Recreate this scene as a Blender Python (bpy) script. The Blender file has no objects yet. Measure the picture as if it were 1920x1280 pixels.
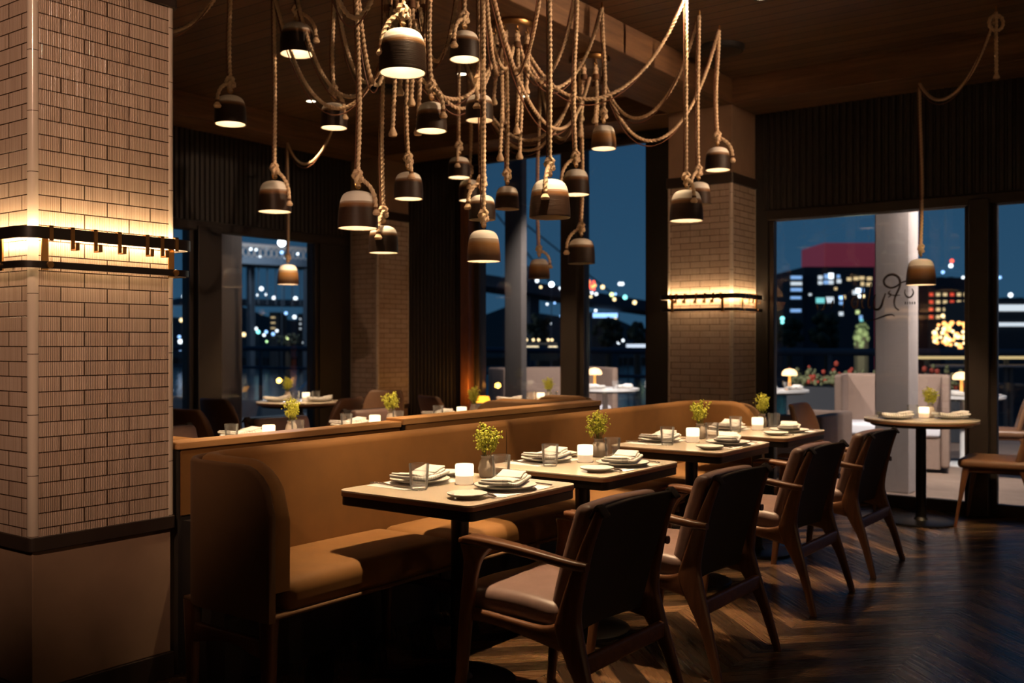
import bpy, math, random
from mathutils import Vector
RND = random.Random(11)
SC = bpy.context.scene
C = SC.collection
PI = math.pi
V = Vector
# ------------------------------------------------------------------ camera frame
H = 1.305
FW = V((.8062, .5916, 0)); RT = V((.5916, -.8062, 0))
def P(px, py, D):
    p = FW * D + RT * ((px - 960) / 1867 * D); p.z = H - (py - 640) / 1867 * D; return p
def onX(px, X):
    k = (px - 960) / 1867; D = X / (.8062 + .5916 * k); return (.5916 - .8062 * k) * D
def onY(px, Y):
    k = (px - 960) / 1867; D = Y / (.5916 - .8062 * k); return (.8062 + .5916 * k) * D
def onXp(px, py, X):
    k = (px - 960) / 1867; D = X / (.8062 + .5916 * k); return P(px, py, D)

# ------------------------------------------------------------------ materials
def NT(name):
    m = bpy.data.materials.new(name); m.use_nodes = True
    t = m.node_tree; b = t.nodes['Principled BSDF']; return m, t, b
def nd(t, typ, ins=None, **pr):
    n = t.nodes.new(typ)
    for k, v in pr.items(): setattr(n, k, v)
    for k, v in (ins or {}).items():
        s = n.inputs[k]
        if isinstance(v, bpy.types.NodeSocket): t.links.new(v, s)
        else: s.default_value = v
    return n
def mth(t, op, a, b=0.0, c=0.0):
    n = nd(t, 'ShaderNodeMath', {0: a, 1: b, 2: c}, operation=op); return n.outputs[0]
def rgba(c): return (c[0], c[1], c[2], 1)
def mixc(t, f, a, b):
    n = t.nodes.new('ShaderNodeMix'); n.data_type = 'RGBA'
    for k, v in ((0, f), (6, a), (7, b)):
        if isinstance(v, bpy.types.NodeSocket): t.links.new(v, n.inputs[k])
        else: n.inputs[k].default_value = rgba(v) if k else v
    return n.outputs[2]
def coord(t, scale=None, which='Object'):
    o = nd(t, 'ShaderNodeTexCoord').outputs[which]
    if scale:
        mp = nd(t, 'ShaderNodeMapping', {'Vector': o}); mp.inputs['Scale'].default_value = scale; o = mp.outputs[0]
    return o
def bump(t, b, h, strength=.3, dist=.01):
    n = nd(t, 'ShaderNodeBump', {'Height': h, 'Strength': strength, 'Distance': dist}); t.links.new(n.outputs[0], b.inputs['Normal'])
def plain(name, col, rough=.5, metal=0., var=0., scale=20., bmp=0., sheen=0., coat=0., spec=None, emit=None, es=0.):
    m, t, b = NT(name)
    b.inputs['Base Color'].default_value = rgba(col); b.inputs['Roughness'].default_value = rough; b.inputs['Metallic'].default_value = metal
    if sheen:
        b.inputs['Sheen Weight'].default_value = sheen; b.inputs['Sheen Roughness'].default_value = .4; b.inputs['Sheen Tint'].default_value = rgba([min(1, c * 2.2 + .05) for c in col])
    if coat: b.inputs['Coat Weight'].default_value = coat; b.inputs['Coat Roughness'].default_value = .15
    if spec is not None: b.inputs['Specular IOR Level'].default_value = spec
    if emit: b.inputs['Emission Color'].default_value = rgba(emit); b.inputs['Emission Strength'].default_value = es
    if var or bmp:
        n = nd(t, 'ShaderNodeTexNoise', {'Vector': coord(t), 'Scale': scale, 'Detail': 6.})
        if var:
            o = mixc(t, n.outputs[0], [c * (1 - var) for c in col], [min(1, c * (1 + var)) for c in col]); t.links.new(o, b.inputs['Base Color'])
        if bmp: bump(t, b, n.outputs[0], bmp, .004)
    return m
def wood(name, c1, c2, stretch=(1, 12, 12), scale=6., rough=.5, bmp=.2):
    m, t, b = NT(name)
    n = nd(t, 'ShaderNodeTexNoise', {'Vector': coord(t, stretch), 'Scale': scale, 'Detail': 8., 'Roughness': .65, 'Distortion': .4})
    n2 = nd(t, 'ShaderNodeTexNoise', {'Vector': coord(t, tuple(s * .25 for s in stretch)), 'Scale': scale, 'Detail': 2.})
    f = mth(t, 'MULTIPLY_ADD', n.outputs[0], 1.6, -.45); f = mth(t, 'ADD', f, mth(t, 'MULTIPLY_ADD', n2.outputs[0], .8, -.4))
    f = nd(t, 'ShaderNodeClamp', {0: f}).outputs[0]
    t.links.new(mixc(t, f, c1, c2), b.inputs['Base Color']); b.inputs['Roughness'].default_value = rough
    if bmp: bump(t, b, n.outputs[0], bmp, .004)
    return m
def emis(name, col, s, sample=True):
    m, t, b = NT(name); b.inputs['Base Color'].default_value = rgba([c * .5 for c in col])
    b.inputs['Emission Color'].default_value = rgba(col); b.inputs['Emission Strength'].default_value = s
    if not sample: m.cycles.emission_sampling = 'NONE'
    return m
def thin_glass(name, tint=(1, 1, 1), base=.0, ior=1.45, rough=0.):
    m, t, b = NT(name); t.nodes.remove(b)
    tr = nd(t, 'ShaderNodeBsdfTransparent', {'Color': rgba(tint)}); gl = nd(t, 'ShaderNodeBsdfGlossy', {'Roughness': rough})
    fr = nd(t, 'ShaderNodeFresnel', {'IOR': ior}); f = mth(t, 'ADD', fr.outputs[0], base)
    mx = nd(t, 'ShaderNodeMixShader', {0: f, 1: tr.outputs[0], 2: gl.outputs[0]})
    t.links.new(mx.outputs[0], t.nodes['Material Output'].inputs[0]); return m

def whitened_glass(name):  # white mixed in stands for bright rims and reflections
    m, t, b = NT(name); t.nodes.remove(b)
    tr = nd(t, 'ShaderNodeBsdfTransparent', {'Color': (1, 1, 1, 1)}); gl = nd(t, 'ShaderNodeBsdfGlossy', {'Roughness': .02}); tl = nd(t, 'ShaderNodeBsdfTranslucent', {'Color': (1, 1, 1, 1)}); df = nd(t, 'ShaderNodeBsdfDiffuse', {'Color': (1, 1, 1, 1)})
    lw = nd(t, 'ShaderNodeLayerWeight', {'Blend': .25}); ad = nd(t, 'ShaderNodeMixShader', {0: .5, 1: tl.outputs[0], 2: df.outputs[0]})
    m1 = nd(t, 'ShaderNodeMixShader', {0: mth(t, 'MULTIPLY_ADD', lw.outputs[1], .35, .05), 1: tr.outputs[0], 2: ad.outputs[0]})
    fr = nd(t, 'ShaderNodeFresnel', {'IOR': 1.3}); m2 = nd(t, 'ShaderNodeMixShader', {0: mth(t, 'MULTIPLY', fr.outputs[0], .8), 1: m1.outputs[0], 2: gl.outputs[0]})
    t.links.new(m2.outputs[0], t.nodes['Material Output'].inputs[0]); return m

def m_floor():
    m, t, b = NT('floor_planks'); co = coord(t); s = nd(t, 'ShaderNodeSeparateXYZ', {0: co})
    X, Y = s.outputs[0], s.outputs[1]
    yy = mth(t, 'ADD', Y, 50 * .546 - 1.108)
    pp = mth(t, 'PINGPONG', yy, .546)
    w = mth(t, 'ADD', X, pp); w = mth(t, 'DIVIDE', w, .15)
    idx = mth(t, 'FLOOR', w); col = mth(t, 'FLOOR', mth(t, 'DIVIDE', yy, .546))
    alt = mth(t, 'FLOORED_MODULO', idx, 2.)
    cv = nd(t, 'ShaderNodeCombineXYZ', {0: idx, 1: col})
    wn = nd(t, 'ShaderNodeTexWhiteNoise', {'Vector': cv.outputs[0]})
    tone = mth(t, 'ADD', mth(t, 'MULTIPLY', alt, .75), mth(t, 'MULTIPLY', wn.outputs[0], .25))
    gv = nd(t, 'ShaderNodeCombineXYZ', {0: mth(t, 'MULTIPLY', w, 3.), 1: mth(t, 'MULTIPLY', Y, 1.2), 2: wn.outputs[0]})
    gr = nd(t, 'ShaderNodeTexNoise', {'Vector': gv.outputs[0], 'Scale': 2.2, 'Detail': 6.})
    c = mixc(t, tone, (.011, .0065, .004), (.155, .080, .036))
    c = mixc(t, mth(t, 'MULTIPLY', gr.outputs[0], .2), c, (.03, .017, .01))
    fr = mth(t, 'FRACT', w); e1 = mth(t, 'LESS_THAN', fr, .02)
    sf = mth(t, 'FRACT', mth(t, 'DIVIDE', yy, .273)); e2 = mth(t, 'LESS_THAN', sf, .016)
    e = mth(t, 'MAXIMUM', e1, e2)
    c = mixc(t, e, c, (.008, .006, .005)); t.links.new(c, b.inputs['Base Color'])
    r = mth(t, 'MULTIPLY_ADD', gr.outputs[0], .24, .16); t.links.new(r, b.inputs['Roughness'])
    bump(t, b, mth(t, 'SUBTRACT', gr.outputs[0], mth(t, 'MULTIPLY', e, 1.5)), .04, .002)
    return m
def m_ceiling():
    m, t, b = NT('ceiling_planks'); co = coord(t); s = nd(t, 'ShaderNodeSeparateXYZ', {0: co})
    w = mth(t, 'DIVIDE', mth(t, 'ADD', s.outputs[0], 20.), .125); idx = mth(t, 'FLOOR', w); fr = mth(t, 'FRACT', w)
    wn = nd(t, 'ShaderNodeTexWhiteNoise', {'W': idx}, noise_dimensions='1D')
    mp = nd(t, 'ShaderNodeMapping', {'Vector': co}); mp.inputs['Scale'].default_value = (18, 1.2, 1)
    gr = nd(t, 'ShaderNodeTexNoise', {'Vector': mp.outputs[0], 'Scale': 3., 'Detail': 6.})
    f = mth(t, 'ADD', mth(t, 'MULTIPLY', wn.outputs[0], .5), mth(t, 'MULTIPLY', gr.outputs[0], .5))
    c = mixc(t, f, (.07, .035, .016), (.17, .085, .038)); e = mth(t, 'LESS_THAN', fr, .07)
    t.links.new(mixc(t, e, c, (.004, .003, .002)), b.inputs['Base Color']); b.inputs['Roughness'].default_value = .55
    bump(t, b, mth(t, 'SUBTRACT', gr.outputs[0], mth(t, 'MULTIPLY', e, 3.)), .3, .01)
    return m
def m_tile():
    m, t, b = NT('fluted_tile'); uv = nd(t, 'ShaderNodeTexCoord').outputs['UV']
    br = nd(t, 'ShaderNodeTexBrick', {'Vector': uv, 'Scale': 1., 'Mortar Size': .0021, 'Mortar Smooth': .1, 'Bias': 0., 'Brick Width': .178, 'Row Height': .0525,
        'Color1': (.62, .47, .37, 1), 'Color2': (.53, .39, .30, 1), 'Mortar': (.055, .03, .018, 1)}, offset=.5, offset_frequency=2)
    s = nd(t, 'ShaderNodeSeparateXYZ', {0: uv})
    row = mth(t, 'FLOOR', mth(t, 'DIVIDE', s.outputs[1], .0525))
    nv = nd(t, 'ShaderNodeCombineXYZ', {0: mth(t, 'MULTIPLY', s.outputs[0], 150.), 1: mth(t, 'MULTIPLY', row, 7.3)})
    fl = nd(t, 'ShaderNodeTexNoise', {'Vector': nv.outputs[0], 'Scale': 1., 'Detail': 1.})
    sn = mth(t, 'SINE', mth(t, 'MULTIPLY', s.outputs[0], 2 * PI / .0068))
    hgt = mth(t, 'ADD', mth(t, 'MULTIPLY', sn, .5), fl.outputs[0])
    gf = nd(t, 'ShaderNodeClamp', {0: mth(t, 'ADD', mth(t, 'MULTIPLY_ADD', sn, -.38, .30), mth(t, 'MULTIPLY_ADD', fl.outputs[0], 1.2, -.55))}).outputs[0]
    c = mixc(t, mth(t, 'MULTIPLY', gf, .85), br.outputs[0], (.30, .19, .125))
    c = mixc(t, br.outputs[1], c, (.055, .03, .018)); t.links.new(c, b.inputs['Base Color'])
    b.inputs['Roughness'].default_value = .22
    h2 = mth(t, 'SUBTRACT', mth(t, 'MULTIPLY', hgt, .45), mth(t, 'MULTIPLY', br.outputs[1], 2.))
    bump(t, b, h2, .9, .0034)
    return m
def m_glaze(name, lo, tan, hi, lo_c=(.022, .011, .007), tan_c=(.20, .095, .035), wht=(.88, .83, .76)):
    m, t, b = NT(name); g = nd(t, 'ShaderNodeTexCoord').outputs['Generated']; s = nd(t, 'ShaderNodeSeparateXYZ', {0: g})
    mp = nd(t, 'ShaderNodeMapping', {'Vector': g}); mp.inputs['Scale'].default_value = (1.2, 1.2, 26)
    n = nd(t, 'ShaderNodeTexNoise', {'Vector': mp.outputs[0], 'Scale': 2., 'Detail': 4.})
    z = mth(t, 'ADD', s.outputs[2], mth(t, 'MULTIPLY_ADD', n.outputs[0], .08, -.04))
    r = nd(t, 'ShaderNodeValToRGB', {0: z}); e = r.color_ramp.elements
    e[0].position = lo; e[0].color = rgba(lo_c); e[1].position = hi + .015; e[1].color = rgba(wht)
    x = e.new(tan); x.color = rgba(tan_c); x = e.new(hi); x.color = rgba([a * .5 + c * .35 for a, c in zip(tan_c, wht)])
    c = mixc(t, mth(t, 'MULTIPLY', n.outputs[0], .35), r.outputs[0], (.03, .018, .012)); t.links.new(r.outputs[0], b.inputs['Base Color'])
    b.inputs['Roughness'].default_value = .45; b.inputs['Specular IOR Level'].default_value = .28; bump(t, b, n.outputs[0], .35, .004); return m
def m_napkin():
    m, t, b = NT('napkin_cloth'); s = nd(t, 'ShaderNodeSeparateXYZ', {0: coord(t)})
    st = mth(t, 'FRACT', mth(t, 'DIVIDE', mth(t, 'ADD', s.outputs[0], 1.), .017)); a = mth(t, 'LESS_THAN', st, .4)
    z = mth(t, 'GREATER_THAN', s.outputs[1], -.03); z2 = mth(t, 'LESS_THAN', s.outputs[0], .07)
    f = mth(t, 'MULTIPLY', mth(t, 'MULTIPLY', a, mth(t, 'SUBTRACT', 1., z)), z2)
    t.links.new(mixc(t, mth(t, 'MULTIPLY', f, .5), (.80, .77, .74), (.40, .38, .38)), b.inputs['Base Color']); b.inputs['Roughness'].default_value = .9
    n = nd(t, 'ShaderNodeTexNoise', {'Vector': coord(t), 'Scale': 400.}); bump(t, b, n.outputs[0], .3, .001); return m
def m_trim():
    m, t, b = NT('corner_glaze'); s = nd(t, 'ShaderNodeSeparateXYZ', {0: coord(t)})
    f = mth(t, 'LESS_THAN', mth(t, 'FRACT', mth(t, 'DIVIDE', s.outputs[2], .21)), .012)
    t.links.new(mixc(t, f, (.56, .46, .37), (.06, .035, .02)), b.inputs['Base Color']); b.inputs['Roughness'].default_value = .2; return m
def m_water():
    m, t, b = NT('river_water'); b.inputs['Base Color'].default_value = (.012, .028, .045, 1); b.inputs['Roughness'].default_value = .12
    mp = nd(t, 'ShaderNodeMapping', {'Vector': coord(t)}); mp.inputs['Scale'].default_value = (.5, .5, 1)
    n = nd(t, 'ShaderNodeTexNoise', {'Vector': mp.outputs[0], 'Scale': 1.2, 'Detail': 5.}); bump(t, b, n.outputs[0], .5, .25); return m

MT = dict(
    floor=m_floor(), ceil=m_ceiling(), tile=m_tile(), cornert=m_trim(), water=m_water(), napkin=m_napkin(),
    beamx=wood('beam_oak_long', (.085, .040, .018), (.25, .125, .055), (.6, 9, 9), 3., .6, .35),
    beamy=wood('beam_oak_cross', (.085, .040, .018), (.25, .125, .055), (9, .6, 9), 3., .6, .35),
    black_wall=plain('charcoal_panel', (.022, .017, .014), .5, var=.2),
    frame=plain('bronze_frame', (.035, .026, .021), .4, .3), frame2=plain('grey_frame', (.06, .055, .055), .45),
    plaster=plain('tan_plaster', (.30, .185, .115), .8, var=.18, scale=9, bmp=.35), dark_trim=plain('dark_trim', (.035, .022, .016), .45, var=.2),
    rail=plain('black_rail', (.02, .014, .011), .35, .4), brass=plain('brass', (.55, .30, .10), .3, 1.), brass2=plain('aged_brass', (.30, .16, .06), .35, 1.),
    velvet=plain('ochre_velvet', (.165, .067, .0095), .8, var=.16, scale=14, bmp=.12, sheen=.08),
    velvet2=plain('dark_velvet', (.10, .045, .013), .85, var=.14, scale=14, sheen=.05),
    leather=plain('brown_leather', (.215, .130, .110), .42, var=.2, scale=26, bmp=.22), leather2=plain('umber_leather', (.16, .075, .035), .45, var=.2, scale=22, bmp=.2),
    backfab=plain('dark_back_fabric', (.022, .013, .010), .8, var=.15),
    walnut=wood('walnut', (.075, .028, .012), (.19, .078, .034), (9, 9, 1.2), 5., .35, .1), walnuty=wood('walnut_flat', (.085, .032, .014), (.21, .088, .038), (9, 1.2, 9), 5., .35, .1),
    ledge=wood('oak_ledge', (.34, .165, .055), (.55, .30, .12), (1, 10, 10), 4., .45, .1),
    tabletop=plain('cream_tabletop', (.62, .52, .41), .14, var=.06, scale=5), table_edge=plain('brown_edge', (.20, .09, .042), .4, var=.1), black=plain('black_metal', (.012, .010, .009), .35, .5),
    plate=plain('stoneware', (.74, .69, .64), .3, var=.05, scale=60), paper=plain('paper_mat', (.82, .80, .79), .85), steel=plain('cutlery_steel', (.60, .52, .46), .22, 1.),
    tumbler=whitened_glass('tumbler_glass'), pane=thin_glass('window_glass', (.97, .98, .98), .012, 1.4), water_in=thin_glass('clear_glass', (.96, .97, .96), .02),
    candle=emis('candle_glow', (1., .82, .54), 1.7), wax=emis('candle_wax_glow', (1., .68, .38), .72),
    rope=plain('manila_rope', (.66, .475, .31), .85, var=.18, scale=70, bmp=.3), cord=plain('red_brown_cord', (.16, .06, .03), .6), whip=plain('whipping_twine', (.16, .075, .035), .8),
    glazeA=m_glaze('glaze_dark', .58, .66, .72), glazeB=m_glaze('glaze_warm_lit', .15, .55, .70, (.045, .020, .010), (.30, .15, .055)), glazeC=m_glaze('glaze_umber', .50, .62, .68, (.032, .015, .009), (.24, .11, .042)),  # glazeB: real tan band plus some golden lamplight put into its colour
    lining=plain('cream_lining', (.64, .57, .47), .5), bulb=emis('lamp_bulb', (1., .76, .45), 7.),
    led=emis('led_strip', (1., .70, .38), 62.), downlens=emis('downlight_lens', (1., .82, .55), 9.),
    leafy=plain('lime_foliage', (.55, .55, .06), .6, var=.35, scale=80), stem=plain('green_stem', (.18, .20, .04), .6), ceramic=plain('cream_ceramic', (.55, .46, .38), .35),
    deck=wood('pale_deck', (.22, .15, .12), (.36, .26, .20), (8, .7, 1), 3., .6, .1), pillar=plain('outdoor_render', (.34, .29, .28), .8, var=.06),
    pillar_shaded=plain('shaded_pillar', (.11, .095, .092), .7, var=.06), booth=plain('booth_fabric', (.22, .15, .12), .8, var=.08), white=plain('white_top', (.72, .71, .72), .4), cushion=plain('outdoor_cushion', (.60, .60, .66), .85),
    mush=emis('mushroom_glow', (1., .62, .30), 2.4), mush_stem=emis('amber_stem_glow', (1., .42, .08), 1.1), amber=emis('amber_shade_glow', (1., .40, .03), 2.2),
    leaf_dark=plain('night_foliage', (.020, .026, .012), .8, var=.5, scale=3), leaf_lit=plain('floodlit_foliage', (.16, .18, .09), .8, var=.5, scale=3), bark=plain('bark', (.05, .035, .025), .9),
    red_leaf=plain('red_flowers', (.35, .05, .03), .7), city=plain('night_building', (.030, .036, .048), .8), redtop=emis('red_crown_glow', (.5, .07, .12), .22, False), bridge=plain('bridge_steel', (.035, .05, .075), .7),
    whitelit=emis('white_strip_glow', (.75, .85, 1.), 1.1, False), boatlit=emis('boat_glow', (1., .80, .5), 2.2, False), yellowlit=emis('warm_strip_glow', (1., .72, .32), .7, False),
    bank=plain('river_bank', (.012, .016, .018), .9), rocker=plain('black_plastic', (.012, .011, .011), .6), ink=plain('sign_ink', (.035, .018, .014), .6),
)
LC = {'w': (.85, .93, 1.), 'b': (.30, .55, 1.), 'y': (1., .72, .36), 'o': (1., .42, .12), 'r': (1., .10, .05), 'g': (.55, 1., .45), 'c': (.25, .85, .85), 'k': (.8, .95, .4)}
ML = {k: emis('city_light_' + k, c, 3.0, False) for k, c in LC.items()}
MLd = {k: emis('city_glow_' + k, c, .9, False) for k, c in LC.items()}

# ------------------------------------------------------------------ mesh builder
def catmull(pts, n=6):
    pts = [tuple(p) for p in pts]
    if len(pts) < 3:
        return [tuple(a + (b - a) * i / n for a, b in zip(pts[0], pts[-1])) for i in range(n + 1)]
    out = []; L = len(pts)
    for i in range(L - 1):
        p0 = pts[i - 1] if i else tuple(2 * a - b for a, b in zip(pts[0], pts[1])); p1, p2 = pts[i], pts[i + 1]
        p3 = pts[i + 2] if i + 2 < L else tuple(2 * a - b for a, b in zip(pts[-1], pts[-2]))
        for j in range(n):
            t = j / n
            out.append(tuple(.5 * (2 * b + (c - a) * t + (2 * a - 5 * b + 4 * c - d) * t * t + (3 * b - a - 3 * c + d) * t ** 3) for a, b, c, d in zip(p0, p1, p2, p3)))
    out.append(pts[-1]); return out
class MB:
    def __init__(s): s.v = []; s.f = []; s.uv = {}
    def ring(s, pts): i = len(s.v); s.v += [tuple(p) for p in pts]; return list(range(i, i + len(pts)))
    def loft(s, rings, cap=True, closed=True, loop=False):
        R = [s.ring(r) for r in rings]; n = len(R[0]); m = n if closed else n - 1
        prs = list(zip(R, R[1:])) + ([(R[-1], R[0])] if loop else [])
        for a, b in prs:
            for i in range(m): j = (i + 1) % n; s.f.append((a[i], a[j], b[j], b[i]))
        if cap and closed and not loop: s.f.append(tuple(reversed(R[0]))); s.f.append(tuple(R[-1]))
        return s
    def box(s, a, b):
        x0, y0, z0 = a; x1, y1, z1 = b
        return s.loft([[(x0, y0, z), (x1, y0, z), (x1, y1, z), (x0, y1, z)] for z in (z0, z1)])
    def lathe(s, prof, n=24, c=(0, 0, 0), closed=False, open_=False):
        rings = [[(c[0] + r * math.cos(2 * PI * i / n), c[1] + r * math.sin(2 * PI * i / n), c[2] + z) for i in range(n)] for r, z in prof]
        return s.loft(rings, cap=not (closed or open_), loop=closed)
    def prism(s, poly, z0, z1): return s.loft([[(x, y, z) for x, y in poly] for z in (z0, z1)])
    def tube(s, pts, r, n=8, lobes=0, twist=0., cap=True, rfun=None):
        pts = [V(p) for p in pts]; rings = []; up = V((0, 0, 1)); d = 0
        T = [(pts[min(i + 1, len(pts) - 1)] - pts[max(i - 1, 0)]).normalized() for i in range(len(pts))]
        u = T[0].orthogonal().normalized()
        for i, p in enumerate(pts):
            if i: d += (p - pts[i - 1]).length
            u = (u - T[i] * u.dot(T[i])).normalized(); w = T[i].cross(u); rr = rfun(i / (len(pts) - 1)) if rfun else r
            ring = []
            for k in range(n):
                a = 2 * PI * k / n; q = rr * (1 + (.17 * math.cos(lobes * a) if lobes else 0)); a2 = a + d * twist
                ring.append(p + u * (q * math.cos(a2)) + w * (q * math.sin(a2)))
            rings.append(ring)
        return s.loft(rings, cap)
    def rope(s, pts, r=.0125):
        # resample evenly, three lobed twisted section
        pts = [V(p) for p in pts]; out = [pts[0]]; step = .011; acc = 0
        for a, b in zip(pts, pts[1:]):
            L = (b - a).length
            if L < 1e-6: continue
            x = step - acc
            while x < L: out.append(a + (b - a) * (x / L)); x += step
            acc = L - (x - step)
        out.append(pts[-1]); return s.tube(out, r, 9, 3, 2 * PI / .075)
    def limb(s, pts, sizes, ax='xy', n=6, r=.35):
        A = {'xy': (V((1, 0, 0)), V((0, 1, 0))), 'xz': (V((1, 0, 0)), V((0, 0, 1))), 'yz': (V((0, 1, 0)), V((0, 0, 1)))}[ax]
        pp = catmull([tuple(p) + tuple(z) for p, z in zip(pts, sizes)], n); rings = []
        for q in pp:
            c = V(q[:3]); a, b = q[3] / 2, q[4] / 2; k = min(a, b) * r * 2; ring = []
            for sx, sy, st in ((1, 1, 0), (-1, 1, 1), (-1, -1, 2), (1, -1, 3)):
                for j in range(3):
                    an = PI / 2 * (st + j / 2); ring.append(c + A[0] * (sx * (a - k) + k * math.cos(an)) + A[1] * (sy * (b - k) + k * math.sin(an)))
            rings.append(ring)
        return s.loft(rings)
    def rbox(s, c, h, r, puff=0., n=5, topf=None):
        # rounded box, centre c, half sizes h
        def ax(hh):
            k = [-hh, -hh + r * .3, -hh + r * .65, -hh + r]; m = [(-1 + 2 * i / n) * (hh - r) for i in range(1, n)]
            return k + m + [-x for x in reversed(k)]
        X, Y, Z = ax(h[0]), ax(h[1]), ax(h[2]); idx = {}
        def vt(x, y, z):
            key = (round(x, 6), round(y, 6), round(z, 6))
            if key not in idx:
                i = V((max(-h[0] + r, min(h[0] - r, x)), max(-h[1] + r, min(h[1] - r, y)), max(-h[2] + r, min(h[2] - r, z)))); d = V((x, y, z)) - i
                p = i + (d.normalized() * r if d.length > 1e-9 else d)
                if puff:
                    p.z += (1 if p.z > 0 else -.4) * puff * max(0, 1 - (p.x / h[0]) ** 2) * max(0, 1 - (p.y / h[1]) ** 2)
                if topf: p = topf(p)
                idx[key] = len(s.v); s.v.append((p.x + c[0], p.y + c[1], p.z + c[2]))
            return idx[key]
        for A, B, fn in ((X, Y, 0), (X, Z, 1), (Y, Z, 2)):
            W = (Z, Y, X)[fn]
            for w in (W[0], W[-1]):
                for a0, a1 in zip(A, A[1:]):
                    for b0, b1 in zip(B, B[1:]):
                        q = [(a0, b0), (a1, b0), (a1, b1), (a0, b1)]
                        if fn == 0: g = [vt(a, b, w) for a, b in q]
                        elif fn == 1: g = [vt(a, w, b) for a, b in q]
                        else: g = [vt(w, a, b) for a, b in q]
                        if (w > 0) != (fn != 1): g.reverse()
                        s.f.append(tuple(g))
        return s
    def ball(s, c, r, n=8, m=6, sq=(1, 1, 1)):
        rings = []
        for j in range(m + 1):
            a = PI * j / m; q = max(.02, math.sin(a)); rings.append([(c[0] + sq[0] * r * q * math.cos(2 * PI * i / n), c[1] + sq[1] * r * q * math.sin(2 * PI * i / n), c[2] - sq[2] * r * math.cos(a)) for i in range(n)])
        return s.loft(rings)
    def obj(s, name, mat, parent=None, origin=None, smooth=40, bevel=0.):
        vs = s.v
        if origin is not None: vs = [(x - origin[0], y - origin[1], z - origin[2]) for x, y, z in vs]
        me = bpy.data.meshes.new(name); me.from_pydata(vs, [], s.f); me.materials.append(mat)
        if s.uv:
            ul = me.uv_layers.new(name='uv')
            for p in me.polygons:
                if p.index in s.uv:
                    for li, q in zip(p.loop_indices, s.uv[p.index]): ul.data[li].uv = q
        me.validate()
        if smooth:
            me.polygons.foreach_set('use_smooth', [True] * len(me.polygons)); me.set_sharp_from_angle(angle=math.radians(smooth))
        o = bpy.data.objects.new(name, me); C.objects.link(o)
        if parent: o.parent = parent
        elif origin is not None: o.location = origin
        if bevel:
            b = o.modifiers.new('bevel', 'BEVEL'); b.width = bevel; b.segments = 2; b.limit_method = 'ANGLE'
        return o
def rpoly(x0, y0, x1, y1, r, n=5):
    out = []
    for cx, cy, st in ((x1 - r, y1 - r, 0), (x0 + r, y1 - r, 1), (x0 + r, y0 + r, 2), (x1 - r, y0 + r, 3)):
        for j in range(n + 1): a = PI / 2 * (st + j / n); out.append((cx + r * math.cos(a), cy + r * math.sin(a)))
    return out
def tag(o, label, cat, group=None, kind=None):
    if label: o['label'] = label
    if cat: o['category'] = cat
    if group: o['group'] = group
    if kind: o['kind'] = kind
    return o
def thing(name, label, cat, loc=(0, 0, 0), rz=0., group=None):
    o = bpy.data.objects.new(name, None); C.objects.link(o); o.location = loc; o.rotation_euler = (0, 0, rz); o.empty_display_size = .05
    return tag(o, label, cat, group)
def struct(o, label=None, cat='structure'):
    o['kind'] = 'structure'
    return tag(o, label, cat if label else None)
KIDS = {}
def dup(root, loc, rz=0., label=None, group=None):
    r = root.copy(); C.objects.link(r); r.location = loc; r.rotation_euler = (0, 0, rz)
    if label: r['label'] = label
    if group: r['group'] = group
    def kids(o, no):
        for ch in list(o.children):
            c = ch.copy(); C.objects.link(c); c.parent = no; kids(ch, c)
    kids(root, r); return r
class Proto:
    """first use returns the prototype itself, later uses are copies"""
    def __init__(s, root): s.root = root; s.used = False
    def put(s, loc, rz=0., label=None, group=None):
        if not s.used:
            s.used = True; r = s.root; r.location = loc; r.rotation_euler = (0, 0, rz)
            if label: r['label'] = label
            if group: r['group'] = group
            return r
        return dup(s.root, loc, rz, label, group)
def light(name, typ, loc, energy, col, parent=None, **kw):
    d = bpy.data.lights.new(name, typ); d.energy = energy; d.color = col
    for k, v in kw.items(): setattr(d, k, v)
    o = bpy.data.objects.new(name, d); C.objects.link(o); o.location = loc
    if parent: o.parent = parent
    return o
def aim(o, tgt, src=None):
    d = V(tgt) - V(src if src is not None else o.location); o.rotation_euler = d.to_track_quat('-Z', 'Y').to_euler()

# ================================================================== ROOM
ZB, ZC = 3.24, 3.445            # beam underside, ceiling
XW, YW = 8.10, 7.74             # far wall, left wall
b = MB().box((-4, -4, -.12), (XW + .2, YW + .2, 0)); struct(b.obj('floor', MT['floor'], smooth=0), 'dark wood floor laid in striped chevrons', 'floor')
b = MB().box((-4, -4, ZC), (XW + .25, YW + .25, ZC + .15)); struct(b.obj('ceiling', MT['ceil'], smooth=0), 'dark wooden plank ceiling', 'ceiling')
b = MB().box((-4.2, -4.2, 0), (-4, YW + .2, ZC)); struct(b.obj('wall_back', MT['black_wall'], smooth=0), 'dark wall behind the viewer', 'wall')
b = MB().box((-4, -4.2, 0), (XW + .2, -4, ZC)); struct(b.obj('wall_front', MT['black_wall'], smooth=0), 'dark wall on the right behind the viewer', 'wall')
def ribs(mb, a0, a1, z0, z1, base, out, axis, pitch=.055, depth=.018):
    n = int((a1 - a0) / pitch); prof = []
    for i in range(n):
        s = a0 + (a1 - a0) * i / n; w = (a1 - a0) / n
        prof += [(s, base + out * depth * .1), (s + w * .15, base + out * depth), (s + w * .6, base + out * depth), (s + w * .75, base + out * depth * .1)]
    prof += [(a1, base + out * .002), (a1, base - out * .03), (a0, base - out * .03)]
    mb.loft([[((u, v, z) if axis == 'x' else (v, u, z)) for u, v in prof] for z in (z0, z1)])
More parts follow.
